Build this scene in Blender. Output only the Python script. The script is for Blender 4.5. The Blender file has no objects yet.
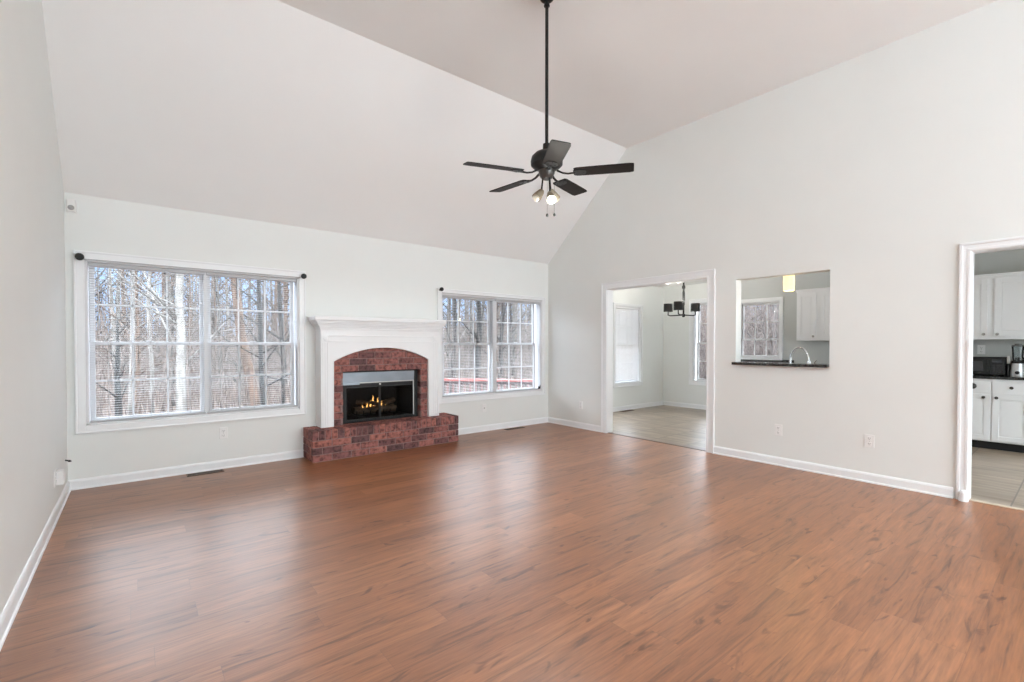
import bpy, bmesh, math, random
from mathutils import Vector, Matrix
random.seed(7)
SC = bpy.context.scene
COL = SC.collection
PI = math.pi

# ------------------------------------------------------------------ camera
YAW, PITCH = 0.6784, 0.0143
cam = bpy.data.cameras.new('camera'); cam_o = bpy.data.objects.new('camera', cam); COL.objects.link(cam_o)
cam.sensor_width = 36; cam.lens = 466.94 / 1024 * 36; cam.shift_y = 10.33 / 1024
cam.clip_start = 0.05; cam.clip_end = 300
cam_o.location = (0, 0, 1.24); cam_o.rotation_euler = (PI/2 - PITCH, 0, -YAW)
SC.camera = cam_o

# ------------------------------------------------------------------ world: bright overcast sky, pale blue low down
SKY, SOUTH, HIGH = 13.0, 0.268, 0.99
W = bpy.data.worlds.new('sky'); SC.world = W; W.use_nodes = True
nt = W.node_tree; nt.nodes.clear()
wo = nt.nodes.new('ShaderNodeOutputWorld'); bg = nt.nodes.new('ShaderNodeBackground')
tc = nt.nodes.new('ShaderNodeTexCoord'); sx = nt.nodes.new('ShaderNodeSeparateXYZ'); rp = nt.nodes.new('ShaderNodeValToRGB')
nt.links.new(tc.outputs['Generated'], sx.inputs[0]); nt.links.new(sx.outputs['Z'], rp.inputs[0])
nt.links.new(rp.outputs[0], bg.inputs[0]); nt.links.new(bg.outputs[0], wo.inputs[0])
e = rp.color_ramp.elements
e[0].position = 0.0; e[0].color = (0.038, 0.054, 0.080, 1)
e[1].position = 1.0; e[1].color = (0.30, 0.35, 0.42, 1)
m_ = rp.color_ramp.elements.new(0.15); m_.color = (0.046, 0.070, 0.112, 1)
m_ = rp.color_ramp.elements.new(0.30); m_.color = (0.90, 0.99, 1.08, 1)
m_ = rp.color_ramp.elements.new(0.62); m_.color = (0.42, 0.475, 0.54, 1)
# the other half of the sky (-y, unseen) is shaped as room fill light
mx = nt.nodes.new('ShaderNodeMix'); mx.data_type = 'RGBA'
cl = nt.nodes.new('ShaderNodeMapRange'); cl.inputs['From Min'].default_value = 0.10; cl.inputs['From Max'].default_value = -0.25
nt.links.new(sx.outputs['Y'], cl.inputs['Value']); nt.links.new(cl.outputs[0], mx.inputs[0])
rs = nt.nodes.new('ShaderNodeValToRGB'); nt.links.new(sx.outputs['Z'], rs.inputs[0]); q = rs.color_ramp.elements
q[0].position = 0.25; q[0].color = (0.89*SOUTH, 0.985*SOUTH, 1.04*SOUTH, 1)
q[1].position = 0.75; q[1].color = (0.89*HIGH, 0.985*HIGH, 1.04*HIGH, 1)
nt.links.new(rp.outputs[0], mx.inputs[6]); nt.links.new(rs.outputs[0], mx.inputs[7])
nt.links.new(mx.outputs[2], bg.inputs[0]); bg.inputs[1].default_value = SKY

SC.view_settings.view_transform = 'Standard'; SC.view_settings.look = 'None'
SC.view_settings.gamma = 1; SC.view_settings.use_curve_mapping = False
SC.view_settings.exposure = 0.36
SC.cycles.max_bounces = 16; SC.cycles.diffuse_bounces = 10; SC.cycles.glossy_bounces = 6
SC.cycles.transparent_max_bounces = 24; SC.cycles.use_denoising = True
SC.cycles.caustics_reflective = False; SC.cycles.caustics_refractive = False
SC.cycles.sample_clamp_indirect = 6

# ------------------------------------------------------------------ room dimensions (metres)
XL, XR, YB, YR = -0.459, 5.134, 5.448, -4.3
ZC, ZF, YC = 2.525, 3.861, 3.92
XP = XR + 0.12                       # far side of the partition
XF, YD, ZK = 8.45, 5.53, 2.41        # kitchen/dining: far wall, rear wall, ceiling
YK = -0.95

# ------------------------------------------------------------------ materials
MATS = {}
def mat(name, col, rough=0.5, metal=0.0, var=0.04, scale=8.0, bump=0.0, spec=0.5, emis=None, estr=0.0, bscale=None):
    m = bpy.data.materials.new(name); m.use_nodes = True; n = m.node_tree.nodes; l = m.node_tree.links
    b = n['Principled BSDF']; b.inputs['Roughness'].default_value = rough; b.inputs['Metallic'].default_value = metal
    b.inputs['Specular IOR Level'].default_value = spec
    t = n.new('ShaderNodeTexCoord'); nz = n.new('ShaderNodeTexNoise'); nz.inputs['Scale'].default_value = scale
    nz.inputs['Detail'].default_value = 4
    l.new(t.outputs['Object'], nz.inputs['Vector'])
    r = n.new('ShaderNodeValToRGB')
    r.color_ramp.elements[0].position = .3; r.color_ramp.elements[1].position = .7
    r.color_ramp.elements[0].color = tuple(max(0, c*(1-var)) for c in col)+(1,)
    r.color_ramp.elements[1].color = tuple(min(1, c*(1+var)) for c in col)+(1,)
    l.new(nz.outputs['Fac'], r.inputs[0]); l.new(r.outputs[0], b.inputs['Base Color'])
    if bump:
        bp = n.new('ShaderNodeBump'); bp.inputs['Strength'].default_value = bump; bp.inputs['Distance'].default_value = .004
        nb = nz
        if bscale:
            nb = n.new('ShaderNodeTexNoise'); nb.inputs['Scale'].default_value = bscale; l.new(t.outputs['Object'], nb.inputs['Vector'])
        l.new(nb.outputs['Fac'], bp.inputs['Height']); l.new(bp.outputs[0], b.inputs['Normal'])
    if emis:
        b.inputs['Emission Color'].default_value = tuple(emis)+(1,); b.inputs['Emission Strength'].default_value = estr
    MATS[name] = m
    return m
M = MATS
mat('wall_paint', (.764, .782, .764), .6, var=.008, scale=3, bump=.05, bscale=160, spec=.3)
mat('kitchen_wall_grey', (.55, .565, .55), .6, var=.008, scale=3, bump=.05, bscale=160, spec=.3)  # darker than wall_paint; used on the far kitchen wall
mat('ceiling_paint', (.815, .818, .808), .8, var=.008, scale=2, bump=.06, bscale=120, spec=.2)
mat('trim_paint', (.81, .825, .835), .35, var=.01, scale=4)
mat('vinyl_white', (.72, .725, .74), .35, var=.01, scale=4)
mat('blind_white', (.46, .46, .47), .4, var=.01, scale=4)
mat('cabinet_paint', (.80, .80, .81), .4, var=.01, scale=4)
mat('plastic_white', (.80, .80, .79), .35, var=.01, scale=10)
mat('socket_dark', (.16, .16, .16), .5)
mat('black_metal', (.010, .010, .010), .42, spec=.3, var=.2, scale=20)
mat('black_gloss', (.008, .008, .009), .12, var=.2)
mat('black_matte', (.010, .010, .010), .7, var=.3)
mat('firebox_black', (.006, .006, .006), .8, var=.5, scale=6)
mat('hood_steel', (.24, .27, .30), .38, metal=.9, var=.12, scale=5)
mat('chrome', (.72, .73, .74), .14, metal=1, var=.03)
mat('nickel', (.42, .41, .39), .3, metal=1, var=.05)
mat('dark_nickel', (.09, .086, .082), .35, metal=1, var=.05)
mat('screen_grey', (.045, .045, .05), .2, var=.05)
mat('beige_cup', (.30, .25, .18), .4, metal=.5, var=.05)
mat('bulb_glow', (1, .95, .85), .3, emis=(1, .93, .78), estr=60)
mat('pendant_glow', (.95, .85, .55), .35, emis=(1, .74, .34), estr=.95, var=.06, scale=30)
mat('flame', (1, .5, .1), .5, emis=(1, .50, .14), estr=2.6, var=.3, scale=25)
mat('register_brown', (.10, .065, .045), .5, var=.2)
mat('threshold', (.50, .41, .32), .45, var=.1, scale=15)
mat('threshold_dark', (.16, .11, .09), .4, var=.15, scale=15)
mat('deck_grey', (.04, .04, .039), .8, var=.2, scale=4)
mat('rail_red', (.30, .075, .065), .55, var=.15, scale=6)
mat('rail_weathered', (.20, .10, .095), .6, var=.15, scale=6)
mat('rail_shaded', (.05, .022, .02), .6, var=.15, scale=6)  # dark copy of the rail red, painting shade below the top rail
mat('log_bark', (.11, .075, .05), .85, var=.5, scale=14, bump=.6)
mat('drywall_edge', (.80, .81, .79), .6, var=.01)

def glass(name, tint=(1, 1, 1), rough=.02, ior=1.45):
    m = bpy.data.materials.new(name); m.use_nodes = True; n = m.node_tree.nodes; l = m.node_tree.links; n.clear()
    o = n.new('ShaderNodeOutputMaterial'); mx = n.new('ShaderNodeMixShader'); t = n.new('ShaderNodeBsdfTransparent'); g = n.new('ShaderNodeBsdfGlossy')
    fr = n.new('ShaderNodeFresnel'); fr.inputs[0].default_value = ior
    t.inputs[0].default_value = tuple(tint)+(1,); g.inputs['Roughness'].default_value = rough
    l.new(fr.outputs[0], mx.inputs[0]); l.new(t.outputs[0], mx.inputs[1]); l.new(g.outputs[0], mx.inputs[2]); l.new(mx.outputs[0], o.inputs[0])
    MATS[name] = m
glass('window_glass', (.98, .99, .99)); glass('smoked_glass', (.5, .5, .5), rough=.08, ior=1.18); glass('jar_glass', (.80, .82, .82))

def nodes_of(name):
    m = bpy.data.materials.new(name); m.use_nodes = True; MATS[name] = m
    n = m.node_tree.nodes; return m, n, m.node_tree.links, n['Principled BSDF']
def math_(n, l, op, a, b=None, c=None):
    x = n.new('ShaderNodeMath'); x.operation = op
    for i, v in enumerate((a, b, c)):
        if v is None: continue
        if isinstance(v, (int, float)): x.inputs[i].default_value = v
        else: l.new(v, x.inputs[i])
    return x.outputs[0]
def ramp(n, l, fac, stops):
    r = n.new('ShaderNodeValToRGB'); l.new(fac, r.inputs[0]); el = r.color_ramp.elements
    for i, (p, c) in enumerate(stops):
        k = el[i] if i < 2 else el.new(p)
        k.position = p; k.color = tuple(c)+(1,)
    return r.outputs[0]
def mixc(n, l, fac, a, b, mode='MIX'):
    x = n.new('ShaderNodeMix'); x.data_type = 'RGBA'; x.blend_type = mode
    for s, v in ((x.inputs[0], fac), (x.inputs[6], a), (x.inputs[7], b)):
        if isinstance(v, (int, float)): s.default_value = v
        elif isinstance(v, tuple): s.default_value = v+(1,)
        else: l.new(v, s)
    return x.outputs[2]

# laminate planks running along x
def make_laminate():
    m, n, l, b = nodes_of('laminate_planks')
    t = n.new('ShaderNodeTexCoord'); s = n.new('ShaderNodeSeparateXYZ'); l.new(t.outputs['Object'], s.inputs[0])
    X, Y = s.outputs['X'], s.outputs['Y']
    PW, PL = .150, 1.22
    rowf = math_(n, l, 'DIVIDE', Y, PW); row = math_(n, l, 'FLOOR', rowf)
    wn = n.new('ShaderNodeTexWhiteNoise'); wn.noise_dimensions = '1D'; l.new(row, wn.inputs['W'])
    off = math_(n, l, 'MULTIPLY', wn.outputs['Value'], PL)
    colf = math_(n, l, 'DIVIDE', math_(n, l, 'ADD', X, off), PL); colm = math_(n, l, 'FLOOR', colf)
    cv = n.new('ShaderNodeCombineXYZ'); l.new(row, cv.inputs[0]); l.new(colm, cv.inputs[1])
    pn = n.new('ShaderNodeTexWhiteNoise'); pn.noise_dimensions = '2D'; l.new(cv.outputs[0], pn.inputs['Vector'])
    # grain: noise stretched along the plank, shifted per plank
    gv = n.new('ShaderNodeCombineXYZ')
    l.new(math_(n, l, 'MULTIPLY', X, 1.1), gv.inputs[0]); l.new(math_(n, l, 'MULTIPLY', Y, 15.0), gv.inputs[1])
    l.new(math_(n, l, 'MULTIPLY', pn.outputs['Value'], 37.0), gv.inputs[2])
    g1 = n.new('ShaderNodeTexNoise'); g1.inputs['Scale'].default_value = 1.6; g1.inputs['Detail'].default_value = 6; g1.inputs['Roughness'].default_value = .62; g1.inputs['Distortion'].default_value = .9
    l.new(gv.outputs[0], g1.inputs['Vector'])
    g2 = n.new('ShaderNodeTexNoise'); g2.inputs['Scale'].default_value = 7.0; g2.inputs['Detail'].default_value = 4; l.new(gv.outputs[0], g2.inputs['Vector'])
    kv = n.new('ShaderNodeCombineXYZ'); l.new(math_(n, l, 'MULTIPLY', X, 2.6), kv.inputs[0]); l.new(math_(n, l, 'MULTIPLY', Y, 9.0), kv.inputs[1])
    l.new(math_(n, l, 'MULTIPLY', pn.outputs['Value'], 11.0), kv.inputs[2])
    kn = n.new('ShaderNodeTexNoise'); kn.inputs['Scale'].default_value = 1.3; kn.inputs['Detail'].default_value = 3; kn.inputs['Distortion'].default_value = 1.4; l.new(kv.outputs[0], kn.inputs['Vector'])
    base = ramp(n, l, pn.outputs['Value'], [(0, (.235, .084, .029)), (1, (.325, .128, .050)), (.5, (.280, .104, .037))])
    grain = ramp(n, l, g1.outputs['Fac'], [(.30, (.42, .38, .36)), (.70, (1.25, 1.28, 1.32)), (.46, (.98, .98, .98))])
    c = mixc(n, l, 1.0, base, grain, 'MULTIPLY')
    fine = ramp(n, l, g2.outputs['Fac'], [(.3, (.78, .76, .75)), (.7, (1.14, 1.14, 1.15))])
    c = mixc(n, l, 1.0, c, fine, 'MULTIPLY')
    knots = ramp(n, l, kn.outputs['Fac'], [(.62, (1, 1, 1)), (.72, (.40, .31, .28))])
    c = mixc(n, l, 1.0, c, knots, 'MULTIPLY')
    fy = math_(n, l, 'FRACT', rowf); fx = math_(n, l, 'FRACT', colf)
    ey = math_(n, l, 'MINIMUM', fy, math_(n, l, 'SUBTRACT', 1.0, fy)); ex = math_(n, l, 'MINIMUM', fx, math_(n, l, 'SUBTRACT', 1.0, fx))
    seam = math_(n, l, 'MAXIMUM', math_(n, l, 'LESS_THAN', ey, .0075), math_(n, l, 'LESS_THAN', ex, .0010))
    c = mixc(n, l, math_(n, l, 'MULTIPLY', seam, .38), c, (.10, .045, .025))
    l.new(c, b.inputs['Base Color'])
    b.inputs['Roughness'].default_value = .30
    l.new(math_(n, l, 'ADD', math_(n, l, 'MULTIPLY', g2.outputs['Fac'], .14), .27), b.inputs['Roughness'])
    b.inputs['IOR'].default_value = 1.95; b.inputs['Specular IOR Level'].default_value = .5
    bp = n.new('ShaderNodeBump'); bp.inputs['Strength'].default_value = .09; bp.inputs['Distance'].default_value = .002
    l.new(g2.outputs['Fac'], bp.inputs['Height']); l.new(bp.outputs[0], b.inputs['Normal'])
make_laminate()

# stone tile with streaks along y, for kitchen and dining
def make_tile():
    m, n, l, b = nodes_of('stone_tile')
    t = n.new('ShaderNodeTexCoord'); s = n.new('ShaderNodeSeparateXYZ'); l.new(t.outputs['Object'], s.inputs[0])
    X, Y = s.outputs['X'], s.outputs['Y']; TS = .46
    xf = math_(n, l, 'DIVIDE', math_(n, l, 'ADD', X, .13), TS); yf = math_(n, l, 'DIVIDE', math_(n, l, 'ADD', Y, .085), TS)
    cv = n.new('ShaderNodeCombineXYZ'); l.new(math_(n, l, 'FLOOR', xf), cv.inputs[0]); l.new(math_(n, l, 'FLOOR', yf), cv.inputs[1])
    pn = n.new('ShaderNodeTexWhiteNoise'); pn.noise_dimensions = '2D'; l.new(cv.outputs[0], pn.inputs['Vector'])
    gv = n.new('ShaderNodeCombineXYZ'); l.new(math_(n, l, 'MULTIPLY', X, 7.0), gv.inputs[0]); l.new(math_(n, l, 'MULTIPLY', Y, 1.2), gv.inputs[1]); l.new(math_(n, l, 'MULTIPLY', pn.outputs['Value'], 23.), gv.inputs[2])
    g = n.new('ShaderNodeTexNoise'); g.inputs['Scale'].default_value = 1.7; g.inputs['Detail'].default_value = 5; l.new(gv.outputs[0], g.inputs['Vector'])
    c = ramp(n, l, g.outputs['Fac'], [(.3, (.175, .130, .090)), (.7, (.36, .29, .22)), (.5, (.265, .205, .150))])
    tone = ramp(n, l, pn.outputs['Value'], [(0, (.9, .9, .9)), (1, (1.1, 1.1, 1.1))])
    c = mixc(n, l, 1.0, c, tone, 'MULTIPLY')
    ed = []
    for f in (xf, yf):
        q = math_(n, l, 'FRACT', f); ed.append(math_(n, l, 'MINIMUM', q, math_(n, l, 'SUBTRACT', 1.0, q)))
    seam = math_(n, l, 'LESS_THAN', math_(n, l, 'MINIMUM', ed[0], ed[1]), .011)
    c = mixc(n, l, seam, c, (.10, .078, .06)); l.new(c, b.inputs['Base Color']); b.inputs['Roughness'].default_value = .28
make_tile()

# brick colour read from a per-brick tone stored on the mesh
def make_brick():
    m, n, l, b = nodes_of('brick')
    a = n.new('ShaderNodeAttribute'); a.attribute_name = 'tone'
    t = n.new('ShaderNodeTexCoord'); nz = n.new('ShaderNodeTexNoise'); nz.inputs['Scale'].default_value = 26; nz.inputs['Detail'].default_value = 6; l.new(t.outputs['Object'], nz.inputs['Vector'])
    c = ramp(n, l, a.outputs['Fac'], [(0, (.06, .032, .034)), (1, (.36, .128, .094)), (.18, (.14, .058, .056)), (.55, (.25, .092, .078)), (.85, (.30, .115, .094))])
    v = ramp(n, l, nz.outputs['Fac'], [(.34, (.34, .28, .32)), (.66, (1.35, 1.38, 1.42)), (.48, (.95, .95, .95))])
    c = mixc(n, l, 1.0, c, v, 'MULTIPLY')
    l.new(c, b.inputs['Base Color']); b.inputs['Roughness'].default_value = .75
    bp = n.new('ShaderNodeBump'); bp.inputs['Strength'].default_value = .7; bp.inputs['Distance'].default_value = .004
    l.new(nz.outputs['Fac'], bp.inputs['Height']); l.new(bp.outputs[0], b.inputs['Normal'])
make_brick()
mat('mortar', (.26, .165, .15), .9, var=.25, scale=40, bump=.5)

def make_granite():
    m, n, l, b = nodes_of('granite')
    t = n.new('ShaderNodeTexCoord'); v = n.new('ShaderNodeTexVoronoi'); v.inputs['Scale'].default_value = 160; l.new(t.outputs['Object'], v.inputs['Vector'])
    c = ramp(n, l, v.outputs['Color'], [(.2, (.012, .012, .013)), (.95, (.20, .19, .17)), (.75, (.03, .03, .03))])
    l.new(c, b.inputs['Base Color']); b.inputs['Roughness'].default_value = .14
make_granite()

def bark(name, c1, c2, sc=3):
    m, n, l, b = nodes_of(name)
    t = n.new('ShaderNodeTexCoord'); mp = n.new('ShaderNodeMapping'); mp.inputs['Scale'].default_value = (5, 5, .9); l.new(t.outputs['Object'], mp.inputs[0])
    nz = n.new('ShaderNodeTexNoise'); nz.inputs['Scale'].default_value = sc; nz.inputs['Detail'].default_value = 6; l.new(mp.outputs[0], nz.inputs['Vector'])
    l.new(ramp(n, l, nz.outputs['Fac'], [(.36, c1), (.62, c2)]), b.inputs['Base Color']); b.inputs['Roughness'].default_value = .9
bark('bark_pale', (.12, .11, .104), (.26, .245, .237)); bark('bark_grey', (.038, .035, .034), (.14, .13, .125))
bark('bark_dark', (.005, .005, .006), (.020, .019, .020)); bark('bark_brown', (.055, .034, .026), (.155, .10, .075))
bark('twig', (.048, .036, .033), (.20, .163, .152), 6)
def make_litter():
    m, n, l, b = nodes_of('leaf_litter')
    t = n.new('ShaderNodeTexCoord'); nz = n.new('ShaderNodeTexNoise'); nz.inputs['Scale'].default_value = 1.4; nz.inputs['Detail'].default_value = 9; nz.inputs['Roughness'].default_value = .75; l.new(t.outputs['Object'], nz.inputs['Vector'])
    l.new(ramp(n, l, nz.outputs['Fac'], [(.33, (.022, .013, .010)), (.7, (.15, .112, .093)), (.5, (.085, .057, .044))]), b.inputs['Base Color']); b.inputs['Roughness'].default_value = .95
make_litter()

# ------------------------------------------------------------------ mesh helpers
class MB:
    def __init__(s): s.bm = bmesh.new(); s.tone = None
    def _new(s, vs, tone=None):
        if tone is not None:
            if s.tone is None: s.tone = s.bm.verts.layers.float.new('tone')
            for v in vs: v[s.tone] = tone
    def box(s, a, b, bev=0.0, tone=None, rot=None, pivot=None):
        if tone is not None and s.tone is None: s.tone = s.bm.verts.layers.float.new('tone')
        x0, y0, z0 = (min(a[i], b[i]) for i in range(3)); x1, y1, z1 = (max(a[i], b[i]) for i in range(3))
        co = [(x, y, z) for x in (x0, x1) for y in (y0, y1) for z in (z0, z1)]
        if rot is not None:
            p = Vector(pivot if pivot else ((x0+x1)/2, (y0+y1)/2, (z0+z1)/2))
            co = [tuple(p + rot @ (Vector(c)-p)) for c in co]
        v = [s.bm.verts.new(c) for c in co]
        f = [s.bm.faces.new([v[i] for i in q]) for q in ((0,1,3,2),(4,6,7,5),(0,4,5,1),(2,3,7,6),(0,2,6,4),(1,5,7,3))]
        if bev:
            ed = list({e_ for q in f for e_ in q.edges})
            r = bmesh.ops.bevel(s.bm, geom=ed, offset=bev, segments=2, affect='EDGES', profile=.6)
            vs = {vv for ff in r['faces'] for vv in ff.verts}
        else: vs = v
        if tone is not None:
            for vv in vs: vv[s.tone] = tone
        return s
    def tube(s, pts, radii, n=10, caps=True, flat=1.0):
        pts = [Vector(p) for p in pts]
        if isinstance(radii, (int, float)): radii = [radii]*len(pts)
        rings = []; up = None
        for i, p in enumerate(pts):
            d = (pts[min(i+1, len(pts)-1)] - pts[max(i-1, 0)]).normalized()
            if up is None:
                up = Vector((0, 0, 1)) if abs(d.z) < .9 else Vector((1, 0, 0))
            a = d.cross(up).normalized(); b = a.cross(d).normalized(); up = b
            rings.append([s.bm.verts.new(p + (a*math.cos(2*PI*k/n) + b*math.sin(2*PI*k/n)*flat)*radii[i]) for k in range(n)])
        for r0, r1 in zip(rings, rings[1:]):
            for k in range(n): s.bm.faces.new((r0[k], r0[(k+1) % n], r1[(k+1) % n], r1[k]))
        if caps:
            s.bm.faces.new(rings[0][::-1]); s.bm.faces.new(rings[-1])
        return s
    def lathe(s, prof, c=(0, 0, 0), axis=(0, 0, 1), n=24):
        """prof: (radius, height) pairs along axis from point c"""
        ax = Vector(axis).normalized(); q = Vector((0, 0, 1)).rotation_difference(ax); c = Vector(c); rings = []
        for r, h in prof:
            if r < 1e-6: rings.append([s.bm.verts.new(c + q @ Vector((0, 0, h)))])
            else: rings.append([s.bm.verts.new(c + q @ Vector((r*math.cos(2*PI*k/n), r*math.sin(2*PI*k/n), h))) for k in range(n)])
        for r0, r1 in zip(rings, rings[1:]):
            for k in range(n):
                a = [r0[k % len(r0)], r0[(k+1) % len(r0)], r1[(k+1) % len(r1)], r1[k % len(r1)]]
                u = []
                for w in a:
                    if w not in u: u.append(w)
                if len(u) > 2: s.bm.faces.new(u)
        return s
    def prism(s, poly, ext):
        """closed 3-D polygon extruded by the vector ext"""
        ext = Vector(ext); a = [s.bm.verts.new(p) for p in poly]; b = [s.bm.verts.new(Vector(p)+ext) for p in poly]; n = len(a)
        f = [s.bm.faces.new(a[::-1]), s.bm.faces.new(b)]
        for i in range(n): s.bm.faces.new((a[i], a[(i+1) % n], b[(i+1) % n], b[i]))
        for q in f: q.normal_update()
        bmesh.ops.triangulate(s.bm, faces=f)
        return s
    def quad(s, *p):
        s.bm.faces.new([s.bm.verts.new(q) for q in p]); return s

INV = {}
def link(name, data, parent=None):
    o = bpy.data.objects.new(name, data); COL.objects.link(o)
    if parent is not None: o.parent = parent
    return o
def obj(name, mb, m, parent=None, smooth=False, origin=None):
    """mb is authored in world coordinates; the mesh takes its thing's origin"""
    bmesh.ops.recalc_face_normals(mb.bm, faces=mb.bm.faces)
    if parent is not None: mb.bm.transform(INV[parent.name])
    elif origin is not None: mb.bm.transform(Matrix.Translation(-Vector(origin)))
    me = bpy.data.meshes.new(name); mb.bm.to_mesh(me); mb.bm.free()
    me.materials.append(M[m] if isinstance(m, str) else m)
    if smooth:
        for p in me.polygons: p.use_smooth = True
        try: me.set_sharp_from_angle(angle=math.radians(35))
        except Exception: pass
    o = link(name, me, parent)
    if parent is None and origin is not None: o.location = origin
    INV[o.name] = INV[parent.name] if parent is not None else Matrix.Translation(-Vector(origin or (0, 0, 0)))
    return o
def tag(o, label, cat, group=None):
    o['label'] = label; o['category'] = cat
    if group: o['group'] = group
    return o
def thing(name, label, cat, loc=(0, 0, 0), group=None):
    o = link(name, None); o.location = loc; INV[o.name] = Matrix.Translation(-Vector(loc))
    o.empty_display_size = .1
    return tag(o, label, cat, group)
def struct(o, label=None):
    o['kind'] = 'structure'
    if label: o['label'] = label
    return o
def copy_tree(o, loc=None, label=None, rotz=None):
    c = o.copy(); COL.objects.link(c)
    if loc is not None: c.location = loc
    if rotz is not None: c.rotation_euler = (0, 0, rotz)
    if label: c['label'] = label
    def rec(a, b):
        for ch in list(a.children):
            d = ch.copy(); COL.objects.link(d); d.parent = b; rec(ch, d)
    rec(o, c); return c

# ------------------------------------------------------------------ room shell
def wall_grid(name, axis, w0, w1, us, vs, holes, m):
    """slab between w0 and w1 on the given axis, u along the wall, v up, rectangular holes (u0,u1,v0,v1)"""
    us = sorted(set(us + [h[i] for h in holes for i in (0, 1)])); vs = sorted(set(vs + [h[i] for h in holes for i in (2, 3)]))
    P = (lambda u, w, v: (u, w, v)) if axis == 'y' else (lambda u, w, v: (w, u, v))
    nu, nv = len(us)-1, len(vs)-1
    def solid(i, j):
        if not (0 <= i < nu and 0 <= j < nv): return False
        u, v = (us[i]+us[i+1])/2, (vs[j]+vs[j+1])/2
        return not any(h[0] < u < h[1] and h[2] < v < h[3] for h in holes)
    mb = MB()
    for i in range(nu):
        for j in range(nv):
            if not solid(i, j): continue
            a, b, c, d = us[i], us[i+1], vs[j], vs[j+1]
            for w in (w0, w1): mb.quad(P(a, w, c), P(b, w, c), P(b, w, d), P(a, w, d))
            if not solid(i-1, j): mb.quad(P(a, w0, c), P(a, w1, c), P(a, w1, d), P(a, w0, d))
            if not solid(i+1, j): mb.quad(P(b, w0, c), P(b, w1, c), P(b, w1, d), P(b, w0, d))
            if not solid(i, j-1): mb.quad(P(a, w0, c), P(b, w0, c), P(b, w1, c), P(a, w1, c))
            if not solid(i, j+1): mb.quad(P(a, w0, d), P(b, w0, d), P(b, w1, d), P(a, w1, d))
    bmesh.ops.remove_doubles(mb.bm, verts=mb.bm.verts, dist=1e-5)
    return mb

W1 = (-.337, 1.395, .54, 1.975)          # left window hole
W2 = (3.175, 4.988, .515, 1.925)         # right window hole
FB = (1.817, 2.786, .30, .93)            # firebox hole
OP = (2.77, 4.26, 0, 2.018)              # dining opening
PT = (1.562, 2.452, 1.02, 1.952)          # pass-through
KD = (-.30, .612, 0, 1.988)              # kitchen doorway
struct(obj('floor', MB().box((XL-.12, YR, -.12), (XR+.015, YB+.02, 0)), 'laminate_planks'))
struct(obj('floor_kitchen', MB().box((XR+.06, YK, -.12), (XF+.15, YD+.02, -.002)), 'stone_tile'))
struct(obj('wall_back', wall_grid('wall_back', 'y', YB, YB+.16, [XL-.12, XP], [-.12, 2.6], [W1, W2, FB], 'wall_paint'), 'wall_paint'))
def side_wall(name, x0, x1, holes):
    mb = wall_grid(name, 'x', x0, x1, [YR, YB], [0, ZC], holes, None)
    mb.prism([(x0, YB, ZC), (x0, YC, ZF), (x0, YR, ZF), (x0, YR, ZC)], (x1-x0, 0, 0))
    return struct(obj(name, mb, 'wall_paint'))
side_wall('wall_left', XL-.12, XL, [])
side_wall('wall_right', XR, XP, [OP, PT, KD])
sl = (ZF-ZC)/(YB-YC)
struct(obj('ceiling', MB().prism([(XL-.12, YB+.2, ZC-.2*sl), (XL-.12, YC, ZF), (XL-.12, YR, ZF), (XL-.12, YR, ZF+.12), (XL-.12, YC+.05, ZF+.12), (XL-.12, YB+.2, ZC-.2*sl+.16)], (XP-XL+.12, 0, 0)), 'ceiling_paint'))
KW = (3.30, 3.99, 1.0, 1.985)            # kitchen window hole
DW = (4.16, 4.875, .53, 2.05)            # dining side window hole
DD = (5.45, 6.70, .02, 2.05)            # added glazed door, unseen, to let daylight into the dining room
DB = (6.90, 7.665, .515, 1.972)             # dining rear window hole
struct(obj('wall_kitchen_far', wall_grid('w', 'x', XF, XF+.16, [YK, 4.06], [-.12, ZK+.15], [KW], None), 'kitchen_wall_grey'))
struct(obj('wall_dining_side', wall_grid('w', 'x', XF, XF+.16, [4.06, YD+.16], [-.12, ZK+.15], [DW], None), 'wall_paint'))
struct(obj('wall_dining_back', wall_grid('w', 'y', YD, YD+.16, [XP-.02, XF], [-.12, ZK+.15], [DB, DD], None), 'wall_paint'))
struct(obj('wall_kitchen_end', wall_grid('w', 'y', YK-.12, YK, [XP, XF+.16], [-.12, ZK+.15], [(XP+.45, XF-1.0, 0, 2.1)], None), 'wall_paint'))  # unseen wall opened up to let more daylight into the kitchen
struct(obj('ceiling_kitchen', MB().box((XP, YK, ZK), (XF, YD, ZK+.12)), 'ceiling_paint'))
struct(obj('trim_1', MB().box((XR+.015, KD[0], -.02), (XR+.06, KD[1], .006), .003), 'threshold'), 'pale threshold strip between laminate and kitchen tile')
struct(obj('trim_2', MB().box((XR+.015, OP[0], -.02), (XR+.06, OP[1], .005), .003), 'threshold_dark'), 'dark threshold strip at the dining opening')

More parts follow.
